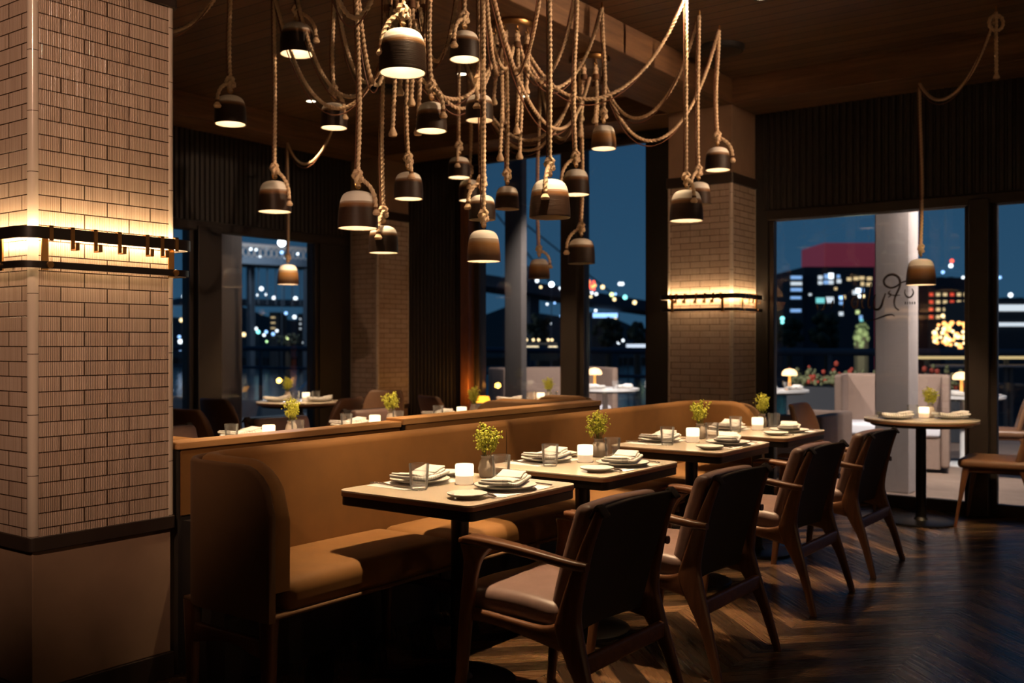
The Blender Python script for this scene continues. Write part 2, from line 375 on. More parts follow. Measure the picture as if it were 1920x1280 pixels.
w = MB(); w.box((XW, 3.25, 0), (XW + .2, 4.39, ZC)); w.box((XW, 6.43, 0), (XW + .2, YW + .2, ZC)); w.box((XW, -4, 2.37), (XW + .2, 3.25, ZC)); w.box((XW, 4.39, 3.19), (XW + .2, 6.43, ZC)); w.box((XW, -4, 0), (XW + .2, -.6, 2.37))
wr = struct(w.obj('wall_right', MT['black_wall'], smooth=0), 'far dark wall with tall windows and charcoal ribbed panels', 'wall')
r = MB(); ribs(r, -3.9, 3.3, 2.42, ZB, XW, -1, 'y'); r.obj('ribbed_panel', MT['black_wall'], wr, smooth=0)
r = MB(); ribs(r, 6.56, 7.33, .02, ZB, XW, -1, 'y', .05, .022); r.obj('ribbed_panel', MT['black_wall'], wr, smooth=0)
w = MB(); w.box((-4, YW, 2.37), (XW, YW + .2, ZC)); w.box((7.17, YW, 0), (XW, YW + .2, 2.37)); w.box((-4, YW, 0), (5.0, YW + .2, 2.37))
wl = struct(w.obj('wall_left', MT['black_wall'], smooth=0), 'left dark wall with windows under charcoal ribbed panels', 'wall')
r = MB(); ribs(r, -3.9, 7.55, 2.42, ZB, YW, -1, 'x'); r.obj('ribbed_panel', MT['black_wall'], wl, smooth=0)
# windows
def window(n, label, axis, a0, a1, z1, plane, thick=.07):
    o = thing('window_%d' % n, label, 'window'); o['kind'] = 'structure'
    f = MB(); w = .045; p0, p1 = plane + .02, plane + .02 + thick
    def bx(u0, u1, za, zb, q0=p0, q1=p1):
        return ((q0, u0, za), (q1, u1, zb)) if axis == 'y' else ((u0, q0, za), (u1, q1, zb))
    for u0, u1, za, zb in ((a0, a0 + w, 0, z1), (a1 - w, a1, 0, z1), (a0 + w, a1 - w, z1 - w, z1), (a0 + w, a1 - w, 0, .09)): f.box(*bx(u0, u1, za, zb))
    f.obj('window_frame', MT['frame'], o, smooth=0, bevel=.004)
    g = MB(); g.box(*bx(a0 + w, a1 - w, .09, z1 - w, plane + .05, plane + .058)); g.obj('pane', MT['pane'], o, smooth=0)
    return o
window(1, 'window right of the far tiled column with script lettering', 'y', 1.656, 3.25, 2.37, XW)
window(2, 'window at the right edge beside the last mullion', 'y', -.6, 1.52, 2.37, XW)
window(3, 'tall window just left of the far tiled column', 'y', 4.39, 5.15, 3.19, XW)
window(4, 'tall window beside the ribbed panel, amber light at its jamb', 'y', 5.33, 6.43, 3.19, XW)
window(5, 'narrow window just beyond the near tiled column', 'x', 5.0, 5.64, 2.37, YW)
window(6, 'left window with the lit bridge behind it', 'x', 5.90, 7.17, 2.37, YW)
def mull(n, a, c, label):
    m = MB().box(a, c); struct(m.obj('trim_%d' % n, MT['frame'], smooth=0, bevel=.006), label, 'mullion')
mull(1, (XW - .06, 1.52, 0), (XW + .2, 1.656, 2.37), 'dark window post behind the round table at right')
mull(2, (XW - .04, 5.15, 0), (XW + .2, 5.33, 3.19), 'dark post between the two tall windows')
mull(3, (5.64, YW - .05, 0), (5.90, YW + .2, 2.37), 'dark post between the two left windows')
mull(4, (XW - .03, -.6, 2.33), (XW + .02, 3.25, 2.41), 'dark header rail over the right windows')
mull(5, (XW - .05, 4.39, 3.13), (XW + .02, 6.43, 3.20), 'grey header rail over the tall windows')
mull(6, (5.0, YW - .03, 2.33), (7.55, YW + .02, 2.41), 'dark header rail over the left windows')
struct(MB().box((XW - .09, 6.435, 0), (XW + .02, 6.545, 3.14)).obj('trim_10', MT['walnut'], smooth=0, bevel=.006), 'brown window jamb glowing amber beside the ribbed panel', 'jamb')
def beam(n, a, c, mt, label): struct(MB().box(a, c).obj('trim_%d' % n, MT[mt], smooth=0, bevel=.006), label, 'beam')
beam(7, (-4, 3.35, ZB), (7.60, 3.94, ZC), 'beamx', 'oak ceiling beam running towards the far column, rope hubs under it')
beam(8, (-4, 7.30, ZB), (7.60, YW, ZC), 'beamx', 'oak ceiling beam along the left wall')
beam(9, (7.60, -4, ZB), (XW, 7.74, ZC), 'beamy', 'oak ceiling beam along the far window wall')

# ------------------------------------------------------------------ columns
def column(label, x0, y0, x1, y1, zt, zb=.629, seed=0.):
    o = thing('tiled_column', label, 'column', ((x0 + x1) / 2, (y0 + y1) / 2, 0)); og = o.location
    m = MB(); r = .018
    def face(p, q, u0):
        L = math.hypot(q[0] - p[0], q[1] - p[1]); i = m.ring([(p[0], p[1], zb), (q[0], q[1], zb), (q[0], q[1], zt), (p[0], p[1], zt)])
        m.uv[len(m.f)] = [(u0, zb + 10), (u0 + L, zb + 10), (u0 + L, zt + 10), (u0, zt + 10)]; m.f.append(tuple(i))
    face((x0 + r, y0), (x1 - r, y0), seed); face((x1, y0 + r), (x1, y1 - r), seed + 3); face((x1 - r, y1), (x0 + r, y1), seed + 5); face((x0, y1 - r), (x0, y0 + r), seed + 7.06)
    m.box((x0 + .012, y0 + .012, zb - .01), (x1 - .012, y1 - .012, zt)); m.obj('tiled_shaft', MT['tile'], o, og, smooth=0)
    for cx, cy in ((x0 + r, y0 + r), (x1 - r, y0 + r), (x1 - r, y1 - r), (x0 + r, y1 - r)):
        MB().lathe([(r + .002, zb), (r + .002, zt)], 16, (cx, cy, 0)).obj('corner_trim', MT['cornert'], o, og)
    MB().prism(rpoly(x0 - .006, y0 - .006, x1 + .006, y1 + .006, .02), zb - .05, zb).obj('lower_band', MT['dark_trim'], o, og, bevel=.003)
    MB().box((x0 + .01, y0 + .01, .1), (x1 - .01, y1 - .01, zb - .05)).obj('plaster_base', MT['plaster'], o, og, smooth=0, bevel=.004)
    MB().box((x0, y0, 0), (x1, y1, .1)).obj('skirting', MT['dark_trim'], o, og, smooth=0, bevel=.004)
    if zt < ZB:
        MB().prism(rpoly(x0 - .012, y0 - .012, x1 + .012, y1 + .012, .02), zt, zt + .085).obj('upper_band', MT['dark_trim'], o, og, bevel=.003)
        MB().box((x0 + .006, y0 + .006, zt + .085), (x1 - .006, y1 - .006, ZB)).obj('plaster_top', MT['plaster'], o, og, smooth=0, bevel=.004)
    return o
column('large fluted cream tile column in the left foreground', 1.78, 3.356, 2.35, 3.94, 2.60)
column('fluted cream tile column at the far wall with glowing rail', 7.60, 3.352, XW, 3.94, 2.60, seed=.4)
column('tile column in the far left corner without a rail', 7.60, 7.33, XW, YW, 2.60, seed=.9)

# ------------------------------------------------------------------ illuminated rails on columns
def rail(label, x0, y0, x1, y1, wallside, straps, posts):
    o = thing('rail_light', label, 'wall lamp', ((x0 + x1) / 2, (y0 + y1) / 2, 1.56)); og = o.location; of = .062; R = .07
    def path(off, r):
        a0, b0, a1, b1 = x0 - off, y0 - off, x1 + off, y1 + off
        if not wallside: return rpoly(a0, b0, a1, b1, r, 6), True
        pts = [(x1 - .012, b1)] + [(a0 + r - r * math.sin(t * PI / 12), b1 - r + r * math.cos(t * PI / 12)) for t in range(7)]
        pts += [(a0 + r - r * math.cos(t * PI / 12), b0 + r - r * math.sin(t * PI / 12)) for t in range(7)] + [(x1 - .012, b0)]
        return pts, False
    def band(name, mt, off, th, za, zb, r):
        po, lp = path(off, r); pi, _ = path(off - th, max(.005, r - th)); m = MB()
        m.loft([[(a[0], a[1], za), (a[0], a[1], zb), (c[0], c[1], zb), (c[0], c[1], za)] for a, c in zip(po, pi)], loop=lp); return m.obj(name, MT[mt], o, og)
    band('upper_rail', 'rail', of, .010, 1.657, 1.697, R); band('lower_rail', 'rail', of - .004, .010, 1.556, 1.580, R)
    band('led_strip', 'led', of - .011, .006, 1.668, 1.688, R - .012)
    for ax, q, hook in straps:
        s = MB()
        def bx(d0, d1, u0, u1, za, zb):
            s.box((u0, y0 - d1, za), (u1, y0 - d0, zb)) if ax == 'y' else s.box((x0 - d1, u0, za), (x0 - d0, u1, zb))
        bx(of, of + .004, q - .007, q + .007, 1.650, 1.703); bx(of - .014, of + .004, q - .007, q + .007, 1.698, 1.703)
        if hook:
            bx(of, of + .004, q - .007, q + .007, 1.625, 1.650); bx(of, of + .034, q - .007, q + .007, 1.621, 1.626); bx(of + .030, of + .034, q - .007, q + .007, 1.626, 1.648)
        s.obj('coat_hook' if hook else 'strap', MT['brass2'], o, og, smooth=0)
    for ax, q in posts:
        s = MB(); b2 = MB(); d = of - .004
        if ax == 'y':
            s.box((q - .012, y0 - d + .010, 1.55), (q + .012, y0 - d + .016, 1.66)); s.tube([(q, y0 - d + .012, 1.568), (q, y0, 1.568)], .007, 10); b2.tube([(q + .01, y0 - d + .002, 1.568), (q + .01, y0 - d - .008, 1.568)], .012, 14)
        else:
            s.box((x0 - d + .010, q - .012, 1.55), (x0 - d + .016, q + .012, 1.66)); s.tube([(x0 - d + .012, q, 1.568), (x0, q, 1.568)], .007, 10); b2.tube([(x0 - d + .002, q - .01, 1.568), (x0 - d - .008, q - .01, 1.568)], .012, 14)
        s.obj('standoff', MT['brass'], o, og, smooth=30); b2.obj('bolt', MT['brass2'], o, og)
    return o
rail('black double rail with brass hooks and warm glow on the near column', 1.78, 3.356, 2.35, 3.94, False,
     [('y', onY(px, 3.29), h) for px, h in ((97, 0), (137, 1), (180, 1), (225, 1), (277, 1), (305, 1), (332, 0))], [('y', onY(84, 3.31)), ('y', onY(321, 3.31)), ('x', 3.47)])
rail('black double rail with small hooks and warm glow on the far column', 7.60, 3.352, XW, 3.94, True,
     [('x', onX(px, 7.54), h) for px, h in ((1257, 0), (1268, 1), (1284, 1), (1305, 1), (1322, 1), (1337, 1), (1351, 0))] + [('y', 7.72, 0), ('y', 7.80, 1), ('y', 7.88, 1), ('y', 7.96, 1)], [('x', onX(1261, 7.56)), ('x', onX(1355, 7.56)), ('y', 7.70), ('y', 7.98)])

# ------------------------------------------------------------------ banquettes and ledge
def banq(label, xa, xb, yf, yb, seam, ztop=.925, zbot=.385, flip=False):
    """U shaped bench: arms at xa and xb, front edge yf, outer back yb"""
    cx = (xa + xb) / 2; o = thing('banquette', label, 'bench', (cx, (yf + yb) / 2, 0)); og = o.location; s = 1 if yb > yf else -1
    def path(off, r, front):
        a0, a1, bb = xa + off, xb - off, yb - s * off; pts = []
        n = 12
        for i in range(n): pts.append((a0, front + (bb - s * r - front) * i / n))
        for i in range(9): t = PI / 2 * i / 8; pts.append((a0 + r - r * math.cos(t), bb - s * r + s * r * math.sin(t)))
        for i in range(1, 20): pts.append((a0 + r + (a1 - a0 - 2 * r) * i / 20, bb))
        for i in range(9): t = PI / 2 * i / 8; pts.append((a1 - r + r * math.sin(t), bb - s * r + s * r * math.cos(t)))
        for i in range(1, n + 1): pts.append((a1, bb - s * r + (front - bb + s * r) * i / n))
        return pts
    def shell(name, mt, o0, o1, r, zb_, zt_, front, rc, rt):
        A = path(o0, r, front); B = path(o1, max(.03, r - (o1 - o0)), front); m = MB(); rings = []
        for a, c in zip(A, B):
            d = max(0., abs(a[1] - front)); h = zt_ if d >= rc else zt_ - rc + math.sqrt(max(0, rc * rc - (rc - d) ** 2))
            if d < 1e-6: h = zt_ - rc
            ring = [(a[0], a[1], zb_), (a[0], a[1], h - rt)]
            for j in range(1, 6):
                t = PI * j / 6; f = (1 - math.cos(t)) / 2; ring.append((a[0] + (c[0] - a[0]) * f, a[1] + (c[1] - a[1]) * f, h - rt + rt * math.sin(t)))
            ring += [(c[0], c[1], h - rt), (c[0], c[1], zb_)]; rings.append(ring)
        m.loft(rings); return m.obj(name, MT[mt], o, og, smooth=50)
    shell('outer_shell', 'velvet2', 0, .028, .20, zbot, ztop, yf, .15, .012)
    shell('back_cushion', 'velvet', .034, .115, .17, .47, ztop + .012, yf + s * .03, .17, .03)
    for xs in ([seam] if seam else []):
        MB().tube([(xs, yb - s * .1155, .50 + i * .036) for i in range(10)] + [(xs, yb - s * .11, ztop - .012)], .0035, 6).obj('seam_welt', MT['velvet2'], o, og)
    xs = [xa + .10, (xa + .1 + (seam or cx)) / 2, seam or cx, ((seam or cx) + xb - .1) / 2, xb - .10]
    for a, c in zip(xs, xs[1:]):
        def wf(p): return p
        MB().rbox(((a + c) / 2, (yf + s * .02 + yb - s * .09) / 2, .445), ((c - a) / 2 - .001, abs(yb - yf - s * .11) / 2, .062), .045, .012).obj('seat_cushion', MT['velvet'], o, og, smooth=60)
    MB().box((xa + .03, min(yf + s * .015, yb - s * .05), zbot), (xb - .03, max(yf + s * .015, yb - s * .05), .40)).obj('seat_base', MT['velvet2'], o, og, smooth=0, bevel=.006)
    for k, x in enumerate([xa + .05, xa + 1.05, (xa + xb) / 2 + .1, xb - 1.05, xb - .05] if xb - xa > 2.2 else [xa + .05, xb - .05]):
        for y0_, tz in ((yf + s * .06, 0), (yb - s * .08, 0)):
            MB().limb([(x, y0_, zbot + .002), (x, y0_ + s * .012 * (1 if tz else -0), .2), (x, y0_, 0)], [(.045, .07), (.04, .05), (.03, .032)]).obj('leg', MT['walnut'], o, og, smooth=45)
        MB().limb([(x, yf + s * .07, .275), (x, (yf + yb) / 2, .29), (x, yb - s * .09, .275)], [(.03, .075), (.028, .042), (.03, .075)], 'xz').obj('stretcher', MT['walnuty'], o, og, smooth=45)
    return o
banq('long ochre velvet banquette with curved ends behind the four front tables', 2.14, 6.30, 2.55, 3.10, 4.02, .895)
banq('velvet banquette backing onto the oak ledge, facing the rear tables', 2.62, 5.08, 4.06, 3.49, None, .87)
banq('short velvet banquette whose rounded back rises past the far end of the ledge', 5.10, 5.80, 4.06, 3.49, None, .925)
o = MB().prism(rpoly(2.37, 3.36, 3.66, 3.47, .012), .880, .908).obj('wood_ledge', MT['ledge'], origin=(2.5, 3.18, 0), smooth=45, bevel=.003); tag(o, 'oak ledge along the banquette back, nearer of two lengths', 'ledge')
o2 = MB().box((2.38, 3.375, 0), (3.655, 3.46, .88)).box((2.40, 3.115, 0), (3.655, 3.375, .6)).obj('ledge_wall_light_block', MT['black_wall'], o, (2.5, 3.18, 0), smooth=0)  # charcoal paints the shade under the bench; low box added to block light
MB().box((2.39, 3.368, .62), (3.65, 3.376, .879)).obj('front_panel', MT['velvet'], o, (2.5, 3.18, 0), smooth=0)
o = MB().prism(rpoly(3.662, 3.35, 5.55, 3.48, .012), .890, .922).obj('wood_ledge', MT['ledge'], origin=(4.5, 3.18, 0), smooth=45, bevel=.003); tag(o, 'oak ledge along the banquette back, farther of two lengths', 'ledge')
o2 = MB().box((3.67, 3.36, 0), (5.54, 3.47, .89)).box((3.67, 3.115, 0), (5.9, 3.36, .6)).obj('ledge_wall_light_block', MT['black_wall'], o, (4.5, 3.18, 0), smooth=0)  # black again stands in for shade, low box keeps light off the floor
MB().box((3.68, 3.352, .62), (5.53, 3.361, .889)).obj('front_panel', MT['velvet'], o, (4.5, 3.18, 0), smooth=0)

# ------------------------------------------------------------------ tables
def square_table():
    o = thing('dining_table', None, 'table'); a, c = .335, .32
    MB().prism(rpoly(-a, -c, a, c, .035), .741, .750).obj('tabletop', MT['tabletop'], o, bevel=.002)
    MB().prism(rpoly(-a, -c, a, c, .035), .727, .741).obj('wood_edge', MT['table_edge'], o)
    MB().prism(rpoly(-a + .003, -c + .003, a - .003, c - .003, .035), .692, .727).obj('apron', MT['black'], o, bevel=.004)
    MB().lathe([(.034, .012), (.034, .692)], 20).obj('post', MT['black'], o)
    MB().lathe([(.215, 0), (.215, .012), (.20, .018), (.05, .022), (.036, .04)], 40).obj('base', MT['black'], o)
    return o
def round_table(R=.39, top='tabletop', edge='table_edge', post='black'):
    o = thing('round_table', None, 'table')
    MB().lathe([(R - .003, .736), (R, .740), (R, .748), (R - .003, .750)], 48).obj('tabletop', MT[top], o)
    MB().lathe([(R - .004, .722), (R - .001, .724), (R - .001, .736)], 48).obj('table_edge', MT[edge], o)
    MB().lathe([(R - .05, .700), (R - .03, .722)], 40).obj('apron', MT['black'], o)
    MB().lathe([(.036, .012), (.036, .70)], 20).obj('post', MT[post], o)
    MB().lathe([(.24, 0), (.24, .010), (.225, .016), (.05, .022), (.038, .04)], 40).obj('base', MT[post], o)
    return o
PT = Proto(square_table()); PR = Proto(round_table())
FT = [(2.96, 2.42), (3.84, 2.42), (4.95, 2.42), (5.88, 2.43)]
FN = ['nearest table', 'second table of the front row', 'third table of the front row', 'farthest table of the front row']
BT = [(3.70, 4.45), (4.61, 4.50), (5.57, 4.56)]
BN = ['nearest table behind the ledge', 'middle table behind the ledge', 'farthest table behind the ledge']
for (x, y), nm in zip(FT, ['nearest of the row along the banquette', 'second in the row along the banquette', 'third in the row along the banquette', 'farthest in the row along the banquette']):
    PT.put((x, y, 0), 0, 'square cream topped table on a black pedestal, ' + nm, 'front dining tables')
for (x, y), nm in zip(BT, BN): PT.put((x, y, 0), 0, 'square cream table mostly hidden, ' + nm, 'rear dining tables')
RTB = [((7.55, 1.874), 'round table by the right window'), ((6.29, 7.07), 'round table by the left window'), ((7.52, 5.30), 'round table before the tall windows')]
PR.put((7.55, 1.874, 0), 0, 'round cream topped table on a black disc base by the right window', 'round tables by the windows')
PR.put((6.29, 7.07, 0), 0, 'round cream topped table in front of the left window', 'round tables by the windows')
PR.put((7.52, 5.30, 0), 0, 'round cream topped table in front of the tall centre windows', 'round tables by the windows')

# ------------------------------------------------------------------ table settings
def m_plate(R, name, label, cat):
    return tag(MB().lathe([(R * .55, 0), (R * .60, .004), (R * .95, .013), (R, .016), (R, .019), (R * .96, .019), (R * .66, .009), (R * .1, .008)], 40).obj(name, MT['plate'], smooth=35), None, cat)
def m_napk():
    o = thing('folded_napkin', None, 'napkin')
    def fold(name, c, hx, hy, hz, ph):
        def f(p):
            x = p.x + c[0]; p.z += 1.1 * x * x + .0022 * math.sin(p.x * 70 + ph) * math.cos(p.y * 30 + ph); p.y += .004 * math.sin(p.x * 38 + ph); return p
        MB().rbox(c, (hx, hy, hz), hz * .96, .004, 8, f).obj(name, MT['napkin'], o, smooth=75)
    fold('lower_fold', (0, 0, .0155), .115, .062, .0068, 0); fold('upper_fold', (-.004, .004, .0245), .109, .055, .0055, 1.7); fold('rolled_edge', (.070, .002, .0335), .044, .050, .0048, .6)
    return o
def m_glass():
    o = thing('water_tumbler', None, 'glass'); r, h = .0385, .098
    MB().lathe([(.027, .002), (.030, 0), (.033, .008), (r, h - .001), (r - .001, h), (r - .003, h), (.0305, .020), (.02, .017), (.002, .016)], 28).obj('tumbler', MT['tumbler'], o)
    return o
def m_candle():
    o = thing('glass_candle', None, 'candle'); r = .036
    MB().lathe([(r - .012, .004), (r - .003, .004), (r - .001, .007), (r - .001, .036)], 28).obj('wax', MT['wax'], o)
    MB().lathe([(r, .036), (r + .0005, .074), (r - .002, .080), (r - .006, .080), (r - .008, .072)], 28).obj('glowing_cup', MT['candle'], o)
    MB().lathe([(r + .001, 0), (r + .003, .003), (r + .002, .006), (r - .004, .004)], 28).obj('glass_foot', MT['tumbler'], o)
    return o
def m_vase(seed, vt='ceramic'):
    o = thing('flower_vase', None, 'vase'); rd = random.Random(seed)
    MB().lathe([(.022, 0), (.030, .004), (.036, .035), (.030, .062), (.021, .078), (.025, .088), (.022, .088), (.018, .078)], 24).obj('vase', MT[vt], o)
    st = MB(); lf = MB()
    for k in range(15):
        a = rd.uniform(0, 2 * PI); sp = rd.uniform(.005, .062); hh = rd.uniform(.06, .125) * (1.1 - sp * 4)
        top = V((math.cos(a) * sp, math.sin(a) * sp, .09 + hh)); bs = V((math.cos(a) * .008, math.sin(a) * .008, .06))
        pts = [bs.lerp(top, t / 5) + V((0, 0, .01 * math.sin(t / 5 * PI))) for t in range(6)]; st.tube(pts, .0013, 5)
        for q in range(34):
            t = rd.uniform(.45, 1.03); p = bs.lerp(top, t) + V((rd.gauss(0, .0085), rd.gauss(0, .0085), rd.gauss(0, .006))); lf.ball(p, rd.uniform(.0025, .0055), 5, 3)
    st.obj('stems', MT['stem'], o); lf.obj('sprigs', MT['leafy'], o, smooth=80); return o
def m_knife():
    o = thing('table_knife', None, 'knife')
    MB().limb([(0, -.105, .006), (0, -.06, .008), (0, -.015, .005)], [(.012, .006), (.014, .008), (.009, .006)], 'xz', 4, .45).obj('handle', MT['steel'], o, smooth=60)
    MB().limb([(0, -.016, .005), (.002, .03, .004), (.003, .085, .004), (.0, .105, .004)], [(.009, .004), (.017, .003), (.018, .003), (.004, .002)], 'xz', 4, .3).obj('blade', MT['steel'], o, smooth=60); return o
def m_fork():
    o = thing('table_fork', None, 'fork')
    MB().limb([(0, -.10, .005), (0, -.04, .007), (0, .02, .005), (0, .04, .009)], [(.014, .004), (.010, .005), (.006, .004), (.02, .003)], 'xz', 4, .45).obj('handle', MT['steel'], o, smooth=60)
    m = MB()
    for k in range(4): m.tube([(-.0085 + .0057 * k, .038, .009), (-.009 + .006 * k, .065, .008), (-.009 + .006 * k, .095, .011)], .0014, 6)
    m.obj('tines', MT['steel'], o); return o
Pp = Proto(m_plate(.118, 'dinner_plate', None, 'plate')); Ps = Proto(m_plate(.072, 'side_plate', None, 'plate')); Pn = Proto(m_napk()); Pg = Proto(m_glass()); Pc = Proto(m_candle())
Pv = [Proto(m_vase(3)), Proto(m_vase(8))]; Pk = Proto(m_knife()); Pf = Proto(m_fork())
Pm = Proto(tag(MB().prism(rpoly(-.17, -.105, .17, .105, .004), 0, .0012).obj('paper_placemat', MT['paper'], smooth=0), None, 'placemat'))
ZT = .7502
def setting(x, y, nm, i, full=True, rows=('banquette', 'chair')):
    j = lambda a: RND.uniform(-a, a)
    for k, (sd, sy) in enumerate(((rows[0], 1), (rows[1], -1))):
        px, py = x + (-.02 if k == 0 else .05) + j(.01), y + sy * .185 + j(.006); a = (j(.12) if k == 0 else .0 + j(.1)); t = '%s side of the %s' % (sd, nm)
        if full: Pm.put((px - .01, y + sy * .195, ZT), j(.02), 'white paper placemat, ' + t, 'paper placemats')
        Pp.put((px, py, ZT + .0015), 0, 'round stoneware plate under a napkin, ' + t, 'stoneware dinner plates')
        Pn.put((px, py, ZT + .0075), a + (0 if k == 0 else .25), 'folded striped napkin on a plate, ' + t, 'folded napkins')
        if k == 0: Ps.put((x + .19, y + .235, ZT + .0015), 0, 'small side plate, ' + t, 'side plates')
        else: Ps.put((x - .20 + j(.01), y - .20 + j(.01), ZT + .0005), 0, 'small side plate, ' + t, 'side plates')
        if full:
            Pk.put((px - .145 if k == 0 else px - .155, y + sy * .205, ZT + .002), (PI if k == 0 else 0) + (.0 if k == 0 else -.5) + j(.05), 'steel table knife, ' + t, 'table knives')
            Pf.put((px + (.14 if k == 0 else .15), y + sy * .19, ZT + .002), (PI if k == 0 else 0) + j(.06), 'steel table fork, ' + t, 'table forks')
    Pg.put((x - .165 + j(.01), y + .066, ZT), j(1), 'water tumbler left of the candle, ' + nm, 'water tumblers')
    Pg.put((x + .235 + j(.015), y - .02 + j(.01), ZT), j(1), 'water tumbler beside the flower vase, ' + nm, 'water tumblers')
    Pc.put((x + .045, y + .014, ZT), 0, 'glowing frosted glass candle, ' + nm, 'glowing candles')
    Pv[i % 2].put((x + .265, y + .075, ZT), j(3), 'small vase of yellow green sprigs, ' + nm, 'flower vases')
for i, ((x, y), nm) in enumerate(zip(FT, FN)): setting(x, y, nm, i)
for i, ((x, y), nm) in enumerate(zip(BT, BN)): setting(x, y, nm, i + 1, False, ('chair', 'banquette'))
def rsetting(x, y, nm, i, off):
    e1 = V(RT); e2 = V(FW)
    def at(a, c): q = V((x, y, ZT)) + e1 * a + e2 * c; return q
    ang = math.atan2(RT.y, RT.x)
    for s_, k in ((-1, 'left'), (1, 'right')):
        q = at(.20 * s_ , -.04); t = 'at the %s of the %s' % (k, nm)
        Pp.put(q, 0, 'stoneware plate under a napkin, ' + t, 'stoneware dinner plates'); Pn.put(q + V((0, 0, .006)), ang + .1 * s_, 'folded napkin on a plate, ' + t, 'folded napkins')
    Pg.put(at(off, .0), 0, 'water tumbler, ' + nm, 'water tumblers'); Pc.put(at(off + .09, .02), 0, 'glowing frosted glass candle, ' + nm, 'glowing candles'); Pv[i % 2].put(at(off + (.17 if i != 1 else -.10), .10), 0, 'small vase of yellow green sprigs, ' + nm, 'flower vases')
    if i != 0: Pg.put(at(off + .2, -.08), 0, 'second water tumbler at the right, ' + nm, 'water tumblers')
for i, ((c_, nm), off) in enumerate(zip(RTB, (-.06, -.03, -.0))): rsetting(c_[0], c_[1], nm, i, off)

# ------------------------------------------------------------------ chairs
def armchair():
    o = thing('armchair', None, 'chair')
    for s in (-1, 1):
        MB().limb([(s * .29, .26, 0), (s * .285, .237, .2), (s * .282, .215, .42), (s * .285, .19, .56), (s * .29, .165, .625)], [(.028, .032), (.033, .042), (.036, .05), (.04, .062), (.05, .13)]).obj('leg', MT['walnut'], o, smooth=50)
        MB().limb([(s * .29, -.315, 0), (s * .275, -.255, .20), (s * .262, -.185, .37), (s * .258, -.185, .46), (s * .252, -.235, .64), (s * .245, -.285, .775)], [(.026, .032), (.034, .05), (.042, .095), (.038, .075), (.032, .046), (.026, .03)]).obj('leg', MT['walnut'], o, smooth=50)
        MB().limb([(s * .295, .225, .637), (s * .30, .17, .645), (s * .295, .0, .632), (s * .282, -.20, .605), (s * .270, -.255, .60)], [(.05, .018), (.066, .028), (.056, .03), (.038, .03), (.03, .026)], 'xz').obj('armrest', MT['walnuty'], o, smooth=50)
        MB().limb([(s * .265, .25, .385), (s * .262, .10, .378), (s * .26, -.08, .360), (s * .262, -.185, .372)], [(.03, .05), (.028, .042), (.03, .06), (.034, .12)], 'xz').obj('side_rail', MT['walnuty'], o, smooth=50)
        MB().limb([(s * .236, -.252, .752), (s * .238, -.278, .786), (s * .240, -.308, .762)], [(.040, .008), (.042, .018), (.040, .008)], 'xz', 5).obj('strap', MT['backfab'], o, smooth=60)
    MB().limb([(-.262, .245, .375), (0, .245, .375), (.262, .245, .375)], [(.03, .045)] * 3, 'yz').obj('front_rail', MT['walnuty'], o, smooth=50)
    MB().limb([(-.268, -.235, .285), (0, -.235, .285), (.268, -.235, .285)], [(.026, .06)] * 3, 'yz').obj('back_rail', MT['walnuty'], o, smooth=50)
    def seatf(p): p.z += -.02 * (p.y < 0) * (p.y / .24) ** 2 + .006 * math.sin(p.x * 14) * math.cos(p.y * 12); return p
    MB().rbox((0, .078, .425), (.248, .208, .045), .035, .018, 6, seatf).obj('seat_cushion', MT['leather'], o, smooth=70)
    def lean(p):
        z = p.z; p.y += -.30 * z + .03 * math.sin(p.x * 6 + 1.57) - .1 * z * z
        return p
    def pad(y0, th, h, r, w, zc, pf=0):
        m = MB()
        def fn(p):
            q = V((p.x, p.z * -1, p.y)); q.y += pf * max(0, 1 - (p.x / w) ** 2) * max(0, 1 - (p.y / h) ** 2); return lean(q)
        return m.rbox((0, y0, zc), (w, h, th), r, 0, 6, fn)
    pad(-.165, .034, .180, .026, .225, .605, .018).obj('back_cushion', MT['leather'], o, smooth=70)
    pad(-.222, .013, .215, .010, .232, .57).obj('back_panel', MT['backfab'], o, smooth=60)
    return o
PA = Proto(armchair())
for x, nm in ((2.91, 'nearest of the four'), (3.77, 'second of the four'), (4.96, 'third of the four'), (5.91, 'farthest of the four')):
    PA.put((x, 1.90 if x < 4 else 1.96, 0), 0, 'walnut armchair with brown leather cushions facing the banquette, ' + nm, 'armchairs at the front tables')
for x, y, nm in ((3.62, 5.08, 'nearest'), (4.60, 5.14, 'middle'), (5.56, 5.20, 'farthest')):
    PA.put((x, y, 0), PI, 'walnut armchair half hidden behind the ledge, at the %s rear table' % nm, 'armchairs at the rear tables')
def side_chair():
    o = thing('side_chair', None, 'chair')
    for sx in (-1, 1):
        MB().limb([(sx * .245, .245, 0), (sx * .225, .215, .2), (sx * .205, .18, .42)], [(.02, .02), (.026, .028), (.034, .05)]).obj('leg', MT['walnut'], o, smooth=50)
        MB().limb([(sx * .245, -.285, 0), (sx * .225, -.24, .2), (sx * .205, -.19, .42)], [(.02, .02), (.028, .034), (.036, .07)]).obj('leg', MT['walnut'], o, smooth=50)
    m = MB().box((-.215, -.21, .385), (.215, .20, .42)); m.obj('seat_frame', MT['walnuty'], o, smooth=0, bevel=.012)
    MB().rbox((0, .0, .448), (.24, .235, .032), .028, .012, 6).obj('seat_cushion', MT['leather2'], o, smooth=70)
    def fn(p):
        q = V((p.x * (1 - .25 * max(0, p.y) ), -p.z, p.y)); q.x *= 1 - .5 * (max(0, q.z) / .2) ** 3 * .5; q.y += -.28 * q.z + .9 * q.x * q.x; return q
    MB().rbox((0, -.235, .63), (.225, .195, .024), .02, 0, 7, fn).obj('backrest', MT['leather2'], o, smooth=70)
    return o
PS = Proto(side_chair())
